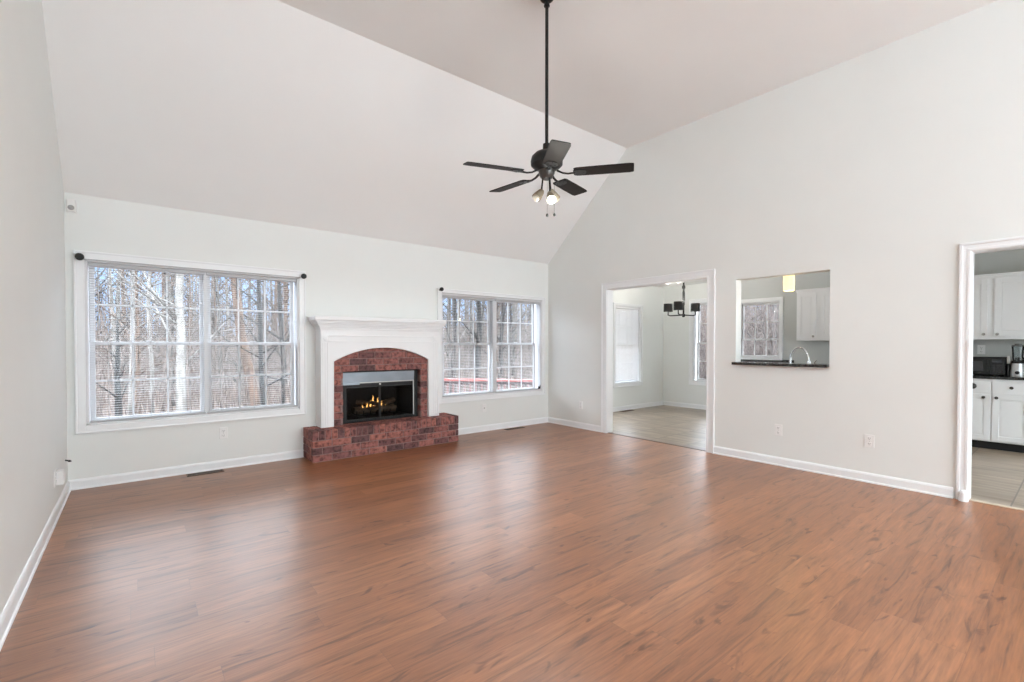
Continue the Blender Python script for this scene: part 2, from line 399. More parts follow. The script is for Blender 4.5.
# baseboards: board with a small bevelled cap and a quarter-round shoe
def baseboard(name, p, q, nrm):
    """from p to q along the wall foot; nrm points into the room"""
    p, q, nrm = Vector(p), Vector(q), Vector(nrm)
    prof = [(0, 0), (.022, 0), (.021, .010), (.014, .016), (.013, .068), (.009, .078), (.005, .084), (0, .086)]
    mb = MB().prism([p + nrm*a + Vector((0, 0, b)) for a, b in prof], q-p)
    return struct(obj(name, mb, 'trim_paint'))
baseboard('baseboard_left', (XL, YR, 0), (XL, YB, 0), (1, 0, 0))
baseboard('baseboard_back_left', (XL, YB, 0), (1.43, YB, 0), (0, -1, 0))
baseboard('baseboard_back_right', (3.22, YB, 0), (XR, YB, 0), (0, -1, 0))
baseboard('baseboard_right_corner', (XR, OP[1]+.09, 0), (XR, YB, 0), (-1, 0, 0))
baseboard('baseboard_right_middle', (XR, KD[1]+.075, 0), (XR, OP[0]-.06, 0), (-1, 0, 0))
baseboard('baseboard_dining_back', (XP, YD, 0), (XF, YD, 0), (0, -1, 0))
baseboard('baseboard_dining_side', (XF, 4.02, 0), (XF, YD, 0), (-1, 0, 0))
baseboard('baseboard_partition', (XP, OP[1]+.02, 0), (XP, YD, 0), (1, 0, 0))

# door casings on the partition
def casing(name, hole, wide, label):
    u0, u1, v0, v1 = hole; x = XR
    mb = MB()
    for a, b in ((u0-wide, u0), (u1, u1+wide)):
        mb.box((x-.016, a, 0), (x, b, v1), .003)
        o = a if a < u0 else b
        mb.box((x-.024, o-.008 if a < u0 else o-.012, 0), (x, o+.012 if a < u0 else o+.008, v1+wide), .004)
        i = b if a < u0 else a
        mb.box((x-.020, i-.010, 0), (x, i+.010, v1+.004), .004)
    mb.box((x-.016, u0-wide, v1), (x, u1+wide, v1+wide), .003)
    mb.box((x-.024, u0-wide-.008, v1+wide-.012), (x, u1+wide+.008, v1+wide+.008), .004)
    mb.box((x-.020, u0-.01, v1-.010), (x, u1+.01, v1+.010), .004)
    # jamb lining
    mb.box((x-.004, u0-.004, 0), (XP+.004, u0+.014, v1), .002); mb.box((x-.004, u1-.014, 0), (XP+.004, u1+.004, v1), .002)
    mb.box((x-.004, u0, v1-.014), (XP+.004, u1, v1+.004), .002)
    return struct(obj(name, mb, 'trim_paint'), label)
casing('trim_3', OP, .075, 'white casing around the dining opening')
casing('trim_4', KD, .048, 'white casing around the kitchen doorway')
struct(obj('trim_5', MB().tube([(XR-.030, KD[1]+.012, .0), (XR-.030, KD[1]+.012, .066)], [.030, .024], 16).tube([(XR-.030, KD[1]+.012, .066), (XR-.030, KD[1]+.012, .082)], [.024, .012], 16), 'trim_paint', smooth=True), 'rounded white plinth at the foot of the kitchen doorway casing')

# ------------------------------------------------------------------ windows (structure: casing > frame, sashes > grille, pane)
def build_window(name, axis, plane, hole, cas, units, zmeet, cols=3, rows=2, gdepth=.085, sill=None, rows_low=None):
    """units: list of (u0,u1) glass ranges; hole (u0,u1,v0,v1)"""
    P = (lambda u, w, v: (u, plane+w, v)) if axis == 'y' else (lambda u, w, v: (plane+w, u, v))
    u0, u1, v0, v1 = hole
    c = MB()
    def B(mb, ua, wa, va, ub, wb, vb, bev=.003): mb.box(P(ua, wa, va), P(ub, wb, vb), bev)
    cl, cr, cb, ct = cas
    B(c, u0-cl, -.018, v0-cb, u0, 0, v1+ct); B(c, u1, -.018, v0-cb, u1+cr, 0, v1+ct)
    B(c, u0-.001, -.018, v1, u1+.001, 0, v1+ct); B(c, u0-.001, -.018, v0-cb, u1+.001, 0, v0)
    for a, b, q, r in ((u0-cl-.004, v0-cb-.004, u0-cl+.012, v1+ct+.004), (u1+cr-.012, v0-cb-.004, u1+cr+.004, v1+ct+.004), (u0-cl-.004, v1+ct-.012, u1+cr+.004, v1+ct+.004), (u0-cl-.004, v0-cb-.004, u1+cr+.004, v0-cb+.012)):
        B(c, a, -.026, b, q, 0, r, .004)
    root = struct(obj(name, c, 'trim_paint'))
    f = MB(); g = gdepth; t = .018
    B(f, u0, -.002, v0, u0+t, .155, v1); B(f, u1-t, -.002, v0, u1, .155, v1)
    B(f, u0, -.002, v1-t, u1, .155, v1); B(f, u0, -.002, v0, u1, .155, v0+t)
    for (a0, a1), (b0, b1) in zip(units, units[1:]): B(f, a1+.028, .03, v0, b0-.028, .155, v1)
    obj('window_frame', f, 'vinyl_white', root)
    for (a0, a1) in units:
        for k, (z0, z1) in enumerate(((v0+t, zmeet+.012), (zmeet-.012, v1-t))):
            w0 = g-.012 if k == 0 else g+.016; w1 = w0+.026; s = MB()
            lo = z0+.034 if k == 0 else z0+.026; hi = z1-.026 if k == 0 else z1-.030
            B(s, a0-.034, w0, z0, a0, w1, z1); B(s, a1, w0, z0, a1+.034, w1, z1)
            B(s, a0-.001, w0, z0, a1+.001, w1, lo); B(s, a0-.001, w0, hi, a1+.001, w1, z1)
            sash = obj('sash', s, 'vinyl_white', root)
            gr = MB(); wm = (w0+w1)/2; nr = rows if (k or rows_low is None) else rows_low
            for i in range(1, cols):
                u = a0+(a1-a0)*i/cols; B(gr, u-.007, wm-.006, lo, u+.007, wm+.006, hi, .002)
            for j in range(1, nr):
                v = lo+(hi-lo)*j/nr; B(gr, a0, wm-.006, v-.007, a1, wm+.006, v+.007, .002)
            obj('grille', gr, 'vinyl_white', sash)
            pn = MB(); pn.quad(P(a0-.004, wm, lo-.004), P(a1+.004, wm, lo-.004), P(a1+.004, wm, hi+.004), P(a0-.004, wm, hi+.004))
            obj('pane', pn, 'window_glass', sash)
            if k == 0:
                lk = MB(); um = (a0+a1)/2; B(lk, um-.03, w0-.006, z1-.002, um+.03, w0+.014, z1+.010, .003)
                obj('sash_lock', lk, 'vinyl_white', sash)
    return root
build_window('window_1', 'y', YB, W1, (.066, .062, .064, .066), [(-.279, .495), (.587, 1.330)], 1.252)
build_window('window_2', 'y', YB, W2, (.06, .060, .060, .058), [(3.262, 4.026), (4.154, 4.893)], 1.250)
build_window('window_3', 'y', YD, DB, (.065, .060, .065, .04), [(6.965, 7.60)], 1.25)
build_window('added_daylight_door', 'y', YD, DD, (.07, .07, .0, .07), [(5.51, 6.04), (6.11, 6.64)], 1.0)
build_window('window_4', 'x', XF, DW, (.066, .066, .07, .066), [(4.225, 4.795)], 1.27, gdepth=.09)
build_window('window_5', 'x', XF, KW, (.055, .055, .02, .055), [(3.352, 3.945)], 1.33, rows=2, rows_low=1)

# ------------------------------------------------------------------ blinds
mat('blind_backlit', (.88, .88, .89), .45, var=.01, scale=4)  # paler than blind_white to paint in daylight glowing through the closed slats
def blind(label, axis, plane, u0, u1, z0, z1, tilt, pitch=.0215, group='window blinds', wand=None, m='blind_white'):
    c = ((u0+u1)/2, plane+.03, z0) if axis == 'y' else (plane+.03, (u0+u1)/2, z0)
    P = (lambda u, w, v: (u, plane+w, v)) if axis == 'y' else (lambda u, w, v: (plane+w, u, v))
    t = thing('window_blind', label, 'blind', c, group)
    mb = MB().box(P(u0, .012, z1-.030), P(u1, .042, z1), .003)
    obj('headrail', mb, m, t)
    s = MB(); ct, st = math.cos(tilt), math.sin(tilt); z = z0+.03
    while z < z1-.035:
        pr = []
        for k in range(5):
            a = (k/4-.5)*.021; h = .0009*(1-(2*k/4-1)**2)
            pr.append((.027+a*ct, z+a*st+h))
        v = [[s.bm.verts.new(P(u, w, q)) for (w, q) in pr] for u in (u0+.004, u1-.004)]
        for k in range(4): s.bm.faces.new((v[0][k], v[0][k+1], v[1][k+1], v[1][k]))
        z += pitch
    so = obj('slats', s, m, t)
    md = so.modifiers.new('thickness', 'SOLIDIFY'); md.thickness = .0009
    obj('bottom_rail', MB().box(P(u0+.002, .014, z0), P(u1-.002, .040, z0+.018), .004), m, t)
    for q in (.15, .5, .85):
        u = u0+(u1-u0)*q
        obj('ladder_cord', MB().tube([P(u, .013, z0+.01), P(u, .013, z1-.02)], .0011, 5).tube([P(u, .041, z0+.01), P(u, .041, z1-.02)], .0011, 5), m, t)
    if wand is not None:
        obj('tilt_wand', MB().tube([P(wand, .006, z1-.02), P(wand, .004, z1-.62)], .0035, 8), m, t)
    return t
T = math.radians(-3)
blind('white mini blind on the left half of the big window left of the fireplace', 'y', YB, -.316, .535, .560, 1.955, T, wand=-.25)
blind('white mini blind on the right half of the big window left of the fireplace', 'y', YB, .545, 1.374, .560, 1.955, math.radians(-3), wand=.62)
blind('white mini blind on the left half of the window right of the fireplace', 'y', YB, 3.196, 4.085, .535, 1.905, math.radians(2), wand=3.29)
blind('white mini blind on the right half of the window near the corner', 'y', YB, 4.095, 4.965, .535, 1.905, math.radians(2), wand=4.19)
blind('closed white blind covering the dining room rear window', 'y', YD, 6.922, 7.643, .56, 1.952, math.radians(64), group='dining room blind', wand=7.52, m='blind_backlit')

# ------------------------------------------------------------------ fireplace
def fireplace():
    hx0, hx1, hy = 1.43, 3.22, 5.09
    h = thing('fireplace_hearth', 'raised red brick hearth below the fireplace', 'hearth', ((hx0+hx1)/2, 5.27, 0))
    obj('mortar_bed', MB().box((hx0+.006, hy+.006, 0), (hx1-.006, YB-.001, .322)), 'mortar', h)
    b = MB(); rt = lambda: random.choice([.1, .2, .35, .5, .55, .6, .7, .75, .8, .9, .95])
    # three stretcher courses on front and the two ends
    for c in range(3):
        z0 = .006+c*.075; off = -.1*(c % 2); x = hx0+off
        while x < hx1:
            a, e_ = max(x, hx0), min(x+.196, hx1)
            if e_-a > .03: b.box((a, hy, z0), (e_, hy+.06, z0+.066), .006, tone=rt())
            x += .206
        for xs in (hx0, hx1-.06):
            y = hy+.066+(.1 if c % 2 else 0)
            if c % 2: b.box((xs, hy+.066, z0), (xs+.06, hy+.156, z0+.066), .006, tone=rt())
            while y < YB-.03:
                b.box((xs, y, z0), (xs+.06, min(y+.196, YB-.003), z0+.066), .006, tone=rt()); y += .206
    # top rowlock, two deep
    x = hx0; 
    while x < hx1-.02:
        e_ = min(x+.058, hx1)
        b.box((x, hy-.003, .231), (e_, hy+.176, .33), .006, tone=rt()); b.box((x, hy+.184, .231), (e_, YB-.003, .33), .006, tone=rt())
        x += .0668
    obj('brickwork', b, 'brick', h)

    f = thing('fireplace_surround', 'white arched wooden mantel surround around the brick fireplace', 'mantel', (2.297, 5.35, .331))
    x0, x1, a0, a1, yf = 1.565, 3.03, 1.70, 2.877, 5.25
    arc = []; zs, za = 1.05, 1.203; hw = (a1-a0)/2; rise = za-zs; R = (hw*hw+rise*rise)/(2*rise); cx = (a0+a1)/2
    for k in range(25):
        x = a1-(a1-a0)*k/24; arc.append((x, za-R+math.sqrt(max(0, R*R-(x-cx)**2))))
    poly = [(x0, .331), (x0, 1.43), (x1, 1.43), (x1, .331), (a1, .331)] + arc + [(a0, .331)]
    p = MB().prism([(x, yf, z) for x, z in poly], (0, .036, 0))
    obj('arched_panel', p, 'trim_paint', f)
    obj('side_return', MB().box((x0, yf+.036, .331), (x0+.03, YB-.001, 1.43), .002), 'trim_paint', f)
    obj('side_return', MB().box((x1-.03, yf+.036, .331), (x1, YB-.001, 1.43), .002), 'trim_paint', f)
    # fluted pilaster strips with corner blocks, and the panel bead
    for s, xa in ((1, x0), (-1, x1)):
        pl = MB()
        for d in (.022, .048, .074): pl.box((xa+s*d-.005, yf-.006, .345), (xa+s*d+.005, yf+.002, 1.265), .003)
        obj('pilaster_fluting', pl, 'trim_paint', f)
        obj('corner_block', MB().box((xa+s*.008, yf-.010, 1.272), (xa+s*.09, yf+.002, 1.345), .004).lathe([(.026, 0), (.026, .003), (.018, .006), (0, .007)], (xa+s*.049, yf-.010, 1.308), (0, -1, 0), 20), 'trim_paint', f)
    obj('frieze_bead', MB().box((x0+.095, yf-.007, 1.332), (x1-.095, yf+.002, 1.345), .003).box((x0+.095, yf-.007, 1.272), (x1-.095, yf+.002, 1.280), .003), 'trim_paint', f)
    # arch edge bead
    pts = [(x, yf-.002, z+.006) for x, z in arc]
    obj('arch_bead', MB().tube([(a1+.006, yf-.002, .335)]+pts+[(a0-.006, yf-.002, .335)], .006, 8), 'trim_paint', f, smooth=True)
    # crown moulding stepping out to the shelf, mitred returns to the wall
    cr = MB()
    for z0_, z1_, o in ((1.405, 1.430, .010), (1.430, 1.448, .020), (1.448, 1.466, .034), (1.466, 1.484, .050), (1.484, 1.502, .062)):
        cr.box((x0-o, yf-o, z0_), (x1+o, YB-.001, z1_), .005)
    obj('crown_moulding', cr, 'trim_paint', f)
    obj('mantel_shelf', MB().box((x0-.080, 5.172, 1.502), (x1+.068, YB-.001, 1.552), .014), 'trim_paint', f)

    k = thing('fireplace_brick_facing', 'red brick facing under the white arch', 'brick facing', (2.30, 5.36, .331))
    ox0, ox1, oz = 1.817, 2.786, .932; yb_ = 5.288
    b = MB(); z = .334; c = 0
    while z < 1.23:
        zz = z+.066; x = 1.60-(.1 if c % 2 else 0)
        while x < 3.0:
            a, e_ = max(x, 1.60), min(x+.19, 2.995)
            segs = [(a, e_)]
            if z < oz-.02:
                segs = [(a, min(e_, ox0)), (max(a, ox1), e_)]
            for s0, s1 in segs:
                if s1-s0 > .02: b.box((s0, yb_, z), (s1, yb_+.10, min(zz, 1.23)), .005, tone=rt())
            x += .2
        z += .075; c += 1
    # the course that sits on the opening must not drop into it
    obj('brickwork', b, 'brick', k)
    obj('mortar_bed', MB().box((1.602, yb_+.006, .331), (ox0-.003, YB-.002, 1.228)).box((ox1+.003, yb_+.006, .331), (2.993, YB-.002, 1.228)).box((ox0-.003, yb_+.006, oz+.004), (ox1+.003, YB-.002, 1.228)), 'mortar', k)

    i = thing('fireplace_insert', 'black metal fireplace insert with steel hood and glass doors', 'fireplace', (2.30, 5.6, .331))
    fx0, fx1, fz0, fz1, y0, y1 = 1.822, 2.781, .333, .928, 5.36, 5.93
    obj('firebox', MB().box((fx0, y0, fz0), (fx0+.02, y1, fz1)).box((fx1-.02, y0, fz0), (fx1, y1, fz1)).box((fx0, y1, fz0), (fx1, y1+.02, fz1)).box((fx0, y0, fz1-.02), (fx1, y1+.02, fz1)).box((fx0, y0, fz0), (fx1, y1+.02, fz0+.012)), 'firebox_black', i)
    obj('hood', MB().prism([(fx0+.006, 5.338, .80), (fx0+.006, 5.330, .918), (fx0+.006, 5.40, .925), (fx0+.006, 5.40, .80)], (fx1-fx0-.068, 0, 0)), 'hood_steel', i)
    obj('hood_lip', MB().box((fx0+.006, 5.325, .775), (fx0+.20, 5.338, .808), .003), 'hood_steel', i)
    fr = MB()
    fr.box((fx0+.005, 5.350, fz0), (fx0+.045, 5.375, .80), .003); fr.box((fx1-.052, 5.350, fz0), (fx1-.005, 5.375, fz1-.01), .003)
    fr.box((fx0+.045, 5.350, .745), (fx1-.05, 5.375, .80), .003); fr.box((fx0+.045, 5.350, fz0+.012), (fx1-.05, 5.375, .362), .003)
    obj('door_frame', fr, 'black_metal', i)
    obj('door_trim', MB().box((fx0+.13, 5.340, .788), (fx1-.062, 5.351, .800), .002).box((fx1-.072, 5.340, .365), (fx1-.060, 5.351, .800), .002), 'nickel', i)
    for a, bb in ((fx0+.046, 2.275), (2.281, fx1-.053)):
        d = MB().box((a, 5.352, .363), (a+.010, 5.366, .744)).box((bb-.010, 5.352, .363), (bb, 5.366, .744)).box((a, 5.352, .363), (bb, 5.366, .372)).box((a, 5.352, .735), (bb, 5.366, .744))
        dr = obj('glass_door', d, 'black_metal', i)
        obj('pane', MB().quad((a+.008, 5.36, .370), (bb-.008, 5.36, .370), (bb-.008, 5.36, .737), (a+.008, 5.36, .737)), 'smoked_glass', dr)
    obj('handle', MB().tube([(2.270, 5.352, .77), (2.270, 5.334, .77)], .005, 10).lathe([(.004, 0), (.011, .004), (.011, .012), (0, .016)], (2.270, 5.334, .77), (0, -1, 0), 16), 'nickel', i, smooth=True)
    # grate
    g = thing('log_grate', 'black iron grate holding the logs in the firebox', 'grate', (2.32, 5.62, .346))
    gm = MB()
    for q in range(7):
        x = 2.06+q*.085; gm.tube([(x, 5.52, .44), (x, 5.535, .385), (x, 5.72, .385), (x, 5.74, .45)], .007, 8)
    obj('bars', gm, 'black_metal', g)
    obj('rail', MB().tube([(2.03, 5.55, .378), (2.60, 5.55, .378)], .007, 8).tube([(2.03, 5.70, .378), (2.60, 5.70, .378)], .007, 8), 'black_metal', g)
    for x in (2.08, 2.55):
        for y in (5.55, 5.70): obj('leg', MB().tube([(x, y, .378), (x, y, .346)], .007, 8), 'black_metal', g)
    def log(label, p0, p1, r):
        p0, p1 = Vector(p0), Vector(p1); pts, rr = [], []
        for j in range(9):
            t_ = j/8; w = Vector((0, random.uniform(-.008, .008), random.uniform(-.008, .008)))
            pts.append(p0.lerp(p1, t_)+w); rr.append(r*random.uniform(.88, 1.08))
        c = (p0+p1)/2
        tag(obj('fire_log', MB().tube(pts, rr, 14), 'log_bark', origin=c, smooth=True), label, 'log', 'gas logs in the fireplace')
    log('front log lying level along the grate', (2.05, 5.56, .435), (2.58, 5.57, .435), .040)
    log('rear log lying level behind the flames', (2.08, 5.69, .437), (2.60, 5.68, .437), .042)
    log('tilted log rising to the left over the fire', (2.10, 5.66, .545), (2.34, 5.55, .500), .026)
    log('thick log end on the right of the flames', (2.40, 5.57, .505), (2.60, 5.68, .525), .032)
    fi = thing('flames', 'small orange flames burning over the logs', 'fire', (2.30, 5.58, .47))
    for (x, y, z, hgt, w, lean) in ((2.20, 5.57, .475, .050, .016, .01), (2.25, 5.58, .485, .070, .020, .01), (2.30, 5.60, .490, .125, .022, -.01), (2.345, 5.60, .49, .09, .018, .012), (2.39, 5.58, .49, .05, .016, .01), (2.44, 5.57, .475, .035, .014, .0), (2.15, 5.56, .474, .03, .012, -.01)):
        pts = [(x, y, z-.01), (x+lean*.3, y, z+hgt*.25), (x+lean*.9, y, z+hgt*.55), (x+lean*.4, y, z+hgt*.8), (x+lean*1.6, y, z+hgt)]
        obj('flame', MB().tube(pts, [w*.7, w, w*.62, w*.32, .001], 10, flat=.45), 'flame', fi, smooth=True)
fireplace()

# ------------------------------------------------------------------ ceiling fan with lights
def fan():
    cx, cy = 2.398, 2.563; zb = 2.515
    f = thing('ceiling_fan', 'black five-blade ceiling fan with spotlights on a long downrod', 'ceiling fan', (cx, cy, ZF))
    C = lambda r, h: (r, h)
    obj('canopy', MB().lathe([(.010, -.078), (.030, -.075), (.048, -.060), (.060, -.035), (.064, -.01), (.064, 0), (0, 0)], (cx, cy, ZF-.001)), 'black_metal', f, smooth=True)
    obj('downrod', MB().tube([(cx, cy, ZF-.07), (cx, cy, 2.70)], .0125, 16).lathe([(.0125, 0), (.022, .003), (.022, .012), (.0125, .018)], (cx, cy, ZF-.115)), 'black_metal', f, smooth=True)
    obj('motor_housing', MB().lathe([(.0125, .215), (.028, .21), (.030, .165), (.045, .155), (.085, .142), (.112, .115), (.120, .085), (.118, .055), (.098, .035), (.070, .022), (.060, .012), (0, .012)], (cx, cy, zb+.008), n=36), 'black_metal', f, smooth=True)
    obj('switch_housing', MB().lathe([(.055, .045), (.062, .030), (.060, .0), (.048, -.030), (.030, -.045), (0, -.047)], (cx, cy, zb+.002), n=30), 'dark_nickel', f, smooth=True)
    ax = Vector((math.cos(YAW), -math.sin(YAW), 0))
    tilt = Matrix.Rotation(math.radians(2.9), 4, ax)
    piv = Vector((cx, cy, zb+.12))
    for a in (202.07, 130.07, -85.93, -13.93, 58.07):
        w = math.radians(a)-YAW; r = Vector((math.cos(w), math.sin(w), 0)); t = Vector((-math.sin(w), math.cos(w), 0)); up = Vector((0, 0, 1))
        tw = math.radians(9)
        def P(d, s_, h): 
            q = Vector((cx, cy, zb)) + r*d + t*(s_*math.cos(tw)) + up*(h - s_*math.sin(tw))
            return piv + (tilt @ (q-piv))
        def outline(s_):  # blade half-widths along the radius
            return s_
        prof = [(.205, .052), (.225, .060), (.40, .064), (.60, .066), (.628, .060), (.632, .052)]
        top = [P(d, w_, .003) for d, w_ in prof] + [P(d, -w_, .003) for d, w_ in reversed(prof)]
        n_ = (P(.4, 0, 1)-P(.4, 0, 0)).normalized()
        obj_b = obj('blade', MB().prism(top, -n_*.006), 'black_blade', f)
        br = MB()
        pts = [P(.080, 0, .018), P(.12, 0, -.002), P(.16, 0, -.010), P(.215, 0, -.007)]
        br.tube(pts, [.012, .010, .010, .011], 10, flat=.6)
        br.prism([P(.20, .034, -.004), P(.24, .044, -.004), P(.285, .030, -.004), P(.295, 0, -.004), P(.285, -.030, -.004), P(.24, -.044, -.004), P(.20, -.034, -.004)], -n_*.005)
        for q, s_ in ((.235, .025), (.235, -.025), (.275, 0)): br.lathe([(.006, 0), (.005, .003), (0, .004)], P(q, s_, -.009), -n_, 10)
        obj('blade_iron', br, 'black_metal', obj_b)
    # three spot lamps on stems
    Rv = Vector((math.cos(YAW), -math.sin(YAW), 0)); Fv = Vector((math.sin(YAW), math.cos(YAW), 0)); C0 = Vector((cx, cy, 0))
    for (u, d, zt, zs, aim) in ((-.040, -.02, 2.465, 2.375, (-.45, -.35, -.62)), (.022, -.035, 2.465, 2.355, (.10, -.60, -.75)), (.035, .045, 2.465, 2.400, (.55, .45, -.60))):
        p0 = C0+Rv*u*.7+Fv*d*.7+Vector((0, 0, zt+.03)); p1 = C0+Rv*u+Fv*d+Vector((0, 0, zs))
        arm = obj('lamp_arm', MB().tube([p0, (p0+p1)/2, p1], .0062, 10).lathe([(0, -.012), (.011, -.008), (.011, .008), (0, .012)], p1, (1, 0, 0), 12), 'black_metal', f, smooth=True)
        A = (Rv*aim[0]+Fv*aim[1]+Vector((0, 0, aim[2]))).normalized()
        sh = MB().lathe([(0, -.004), (.018, 0), (.024, .012), (.030, .045), (.035, .085), (.0335, .085), (.028, .045), (.022, .014), (0, .010)], p1-A*.008, A, 22)
        obj('lamp_shade', sh, 'beige_cup', arm, smooth=True)
        lit = aim[0] == .10
        obj('bulb', MB().lathe([(0, .012), (.012, .018), (.015, .045), (.026, .078), (.028, .092), (.018, .102), (0, .105)], p1-A*.008, A, 18), 'bulb_glow' if lit else 'bulb_dim', arm, smooth=True)
    for (u, d, z) in ((.002, -.03, 2.190), (.057, 0, 2.202)):
        p = C0+Rv*u+Fv*d
        mb = MB().tube([p+Vector((0, 0, 2.47)), p+Vector((0, 0, z+.02))], .0009, 5).lathe([(0, 0), (.009, .006), (.010, .014), (.006, .024), (.002, .028), (0, .028)], p+Vector((0, 0, z-.006)), n=14)
        obj('pull_chain', mb, 'black_matte', f, smooth=True)
    lamp = bpy.data.lights.new('spot_lamp_light', 'SPOT'); lamp.energy = 10; lamp.color = (1, .98, .95); lamp.spot_size = 3.10; lamp.spot_blend = .12; lamp.shadow_soft_size = .04
    lo = link('spot_lamp_light', lamp); lo.location = C0+Rv*.035+Fv*(-.10)+Vector((0, 0, 2.155))
    up = bpy.data.lights.new('bulb_light', 'POINT'); up.energy = 15; up.color = (1, .985, .94); up.shadow_soft_size = .13
    uo = link('bulb_light', up); uo.location = C0+Rv*.035+Fv*(-.06)+Vector((0, 0, 2.02))
mat('black_blade', (.013, .011, .010), .55, spec=.12, var=.25, scale=14)
mat('bulb_dim', (.35, .32, .27), .3, emis=(1, .9, .7), estr=.12)
fan()

# ------------------------------------------------------------------ outlets and small fittings on the walls
def plate(label, pos, nrm, kind='outlet', w=.072, h=.116, group='wall outlets'):
    t = thing('wall_outlet' if kind == 'outlet' else 'wall_plate', label, 'outlet' if kind == 'outlet' else 'wall plate', pos, group)
    n = Vector(nrm); u = Vector((0, 0, 1)).cross(n)
    def bx(mb, du, dz, wu, wz, d0, d1, bev=.0015):
        c = Vector(pos)+u*du+Vector((0, 0, dz)); a = c-u*wu-Vector((0, 0, wz))+n*d0; b = c+u*wu+Vector((0, 0, wz))+n*d1
        mb.box(tuple(a), tuple(b), bev)
    m = MB(); bx(m, 0, 0, w/2, h/2, .0005, .007, .003); obj('cover_plate', m, 'plastic_white', t)
    if kind == 'outlet':
        for dz in (.024, -.024):
            m = MB(); bx(m, 0, dz, .017, .0155, .006, .0095, .003); so = obj('receptacle', m, 'plastic_white', t)
            m = MB(); bx(m, -.0065, dz+.003, .0016, .0055, .009, .0100, 0); bx(m, .0065, dz+.003, .0016, .0045, .009, .0100, 0); bx(m, 0, -.009+dz, .0025, .0025, .009, .0100, 0)
            obj('slots', m, 'socket_dark', so)
        obj('screw', MB().lathe([(.004, 0), (.003, .002), (0, .0025)], Vector(pos)+n*.007, nrm, 10), 'nickel', t)
    else:
        obj('jack', MB().lathe([(.009, 0), (.009, .004), (.005, .004), (.005, .012), (0, .012)], Vector(pos)+n*.007, nrm, 12), 'nickel', t)
    return t
plate('white outlet below the big window left of the fireplace', (.678, YB, .355), (0, -1, 0))
plate('white cable plate below the window right of the fireplace', (3.876, YB, .333), (0, -1, 0), 'jack', group='cable plates')
plate('white outlet near the corner beside the dining opening', (XR, 4.739, .345), (-1, 0, 0))
plate('white outlet below the kitchen pass-through', (XR, 2.007, .363), (-1, 0, 0))
plate('white outlet between the pass-through and the kitchen doorway', (XR, 1.243, .373), (-1, 0, 0))
t = plate('white outlet low on the left wall', (XL, 4.62, .290), (1, 0, 0))
a = thing('plug_adapter', 'white plug-in box on the left wall outlet', 'adapter', (XL+.012, 4.70, .275))
obj('body', MB().box((XL+.0005, 4.665, .225), (XL+.045, 4.765, .325), .008), 'plastic_white', a)
obj('vent_face', MB().box((XL+.045, 4.68, .245), (XL+.048, 4.75, .305), .002), 'plastic_white', a)
c = thing('cable_stub', 'short black cable end sticking out of the left wall', 'cable', (XL, 5.268, .292))
obj('cable', MB().tube([(XL, 5.268, .292), (XL+.012, 5.262, .290), (XL+.022, 5.255, .287)], .0055, 10), 'black_matte', c, smooth=True)
obj('connector', MB().lathe([(.008, 0), (.008, .014), (.004, .014), (.004, .02), (0, .02)], (XL+.022, 5.255, .287), (.75, -.3, -.2), 10), 'black_metal', c)
d = thing('motion_sensor', 'white motion sensor high in the left corner', 'sensor', (XL+.05, YB-.001, 2.37))
obj('housing', MB().prism([(XL+.012, YB-.001, 2.358), (XL+.078, YB-.001, 2.358), (XL+.070, YB-.045, 2.366), (XL+.020, YB-.045, 2.366)], (0, 0, .10)), 'plastic_white', d)
obj('lens', MB().lathe([(.022, 0), (.020, .006), (.012, .011), (0, .013)], (XL+.046, YB-.045, 2.395), (0, -1, .1), 18), 'lens_grey', d, smooth=True) if mat('lens_grey', (.33, .33, .32), .3) else None

# curtain rod brackets left on the casings
def bracket(label, x, z, r=.028):
    b = thing('curtain_rod_bracket', label, 'bracket', (x, YB, z), 'curtain rod brackets')
    obj('wall_plate', MB().lathe([(.018, 0), (.018, .004), (0, .004)], (x, YB-.018, z), (0, -1, 0), 18), 'black_metal', b)
    obj('cup', MB().lathe([(.008, 0), (.008, .02), (r*.8, .024), (r, .034), (r, .052), (r*.75, .060), (0, .062)], (x, YB-.020, z), (0, -1, 0), 22), 'black_metal', b, smooth=True)
bracket('black round curtain bracket at the upper left of the big window', -.363, 1.985, .030)
bracket('black round curtain bracket at the upper right of the big window', 1.432, 1.985, .028)
bracket('black round curtain bracket between mantel and right window', 3.150, 1.972, .026)
k = thing('cord_cleat', 'small black cord cleat at the lower right of the corner window', 'cleat', (4.945, YB+.02, .565))
obj('base', MB().box((4.925, YB-.004, .545), (4.965, YB+.010, .585), .004), 'black_metal', k)
obj('horn', MB().tube([(4.945, YB-.004, .56), (4.945, YB-.016, .575), (4.945, YB-.018, .610)], [.012, .010, .004], 10), 'black_metal', k, smooth=True)
st = struct(obj('shadow_strip_left', MB().box((-.35, YB-.024, 1.968), (1.41, YB-.0185, 1.978), .002), 'shadow_line') if mat('shadow_line', (.42, .42, .42), .5) else None, 'grey strip painting the shadow line along the head of the big window')  # grey strips stand in for the shadow lines at the window heads
st = struct(obj('shadow_strip_right', MB().box((3.18, YB-.024, 1.926), (4.99, YB-.0185, 1.934), .002), 'shadow_line'), 'grey strip painting the shadow line along the head of the corner window')

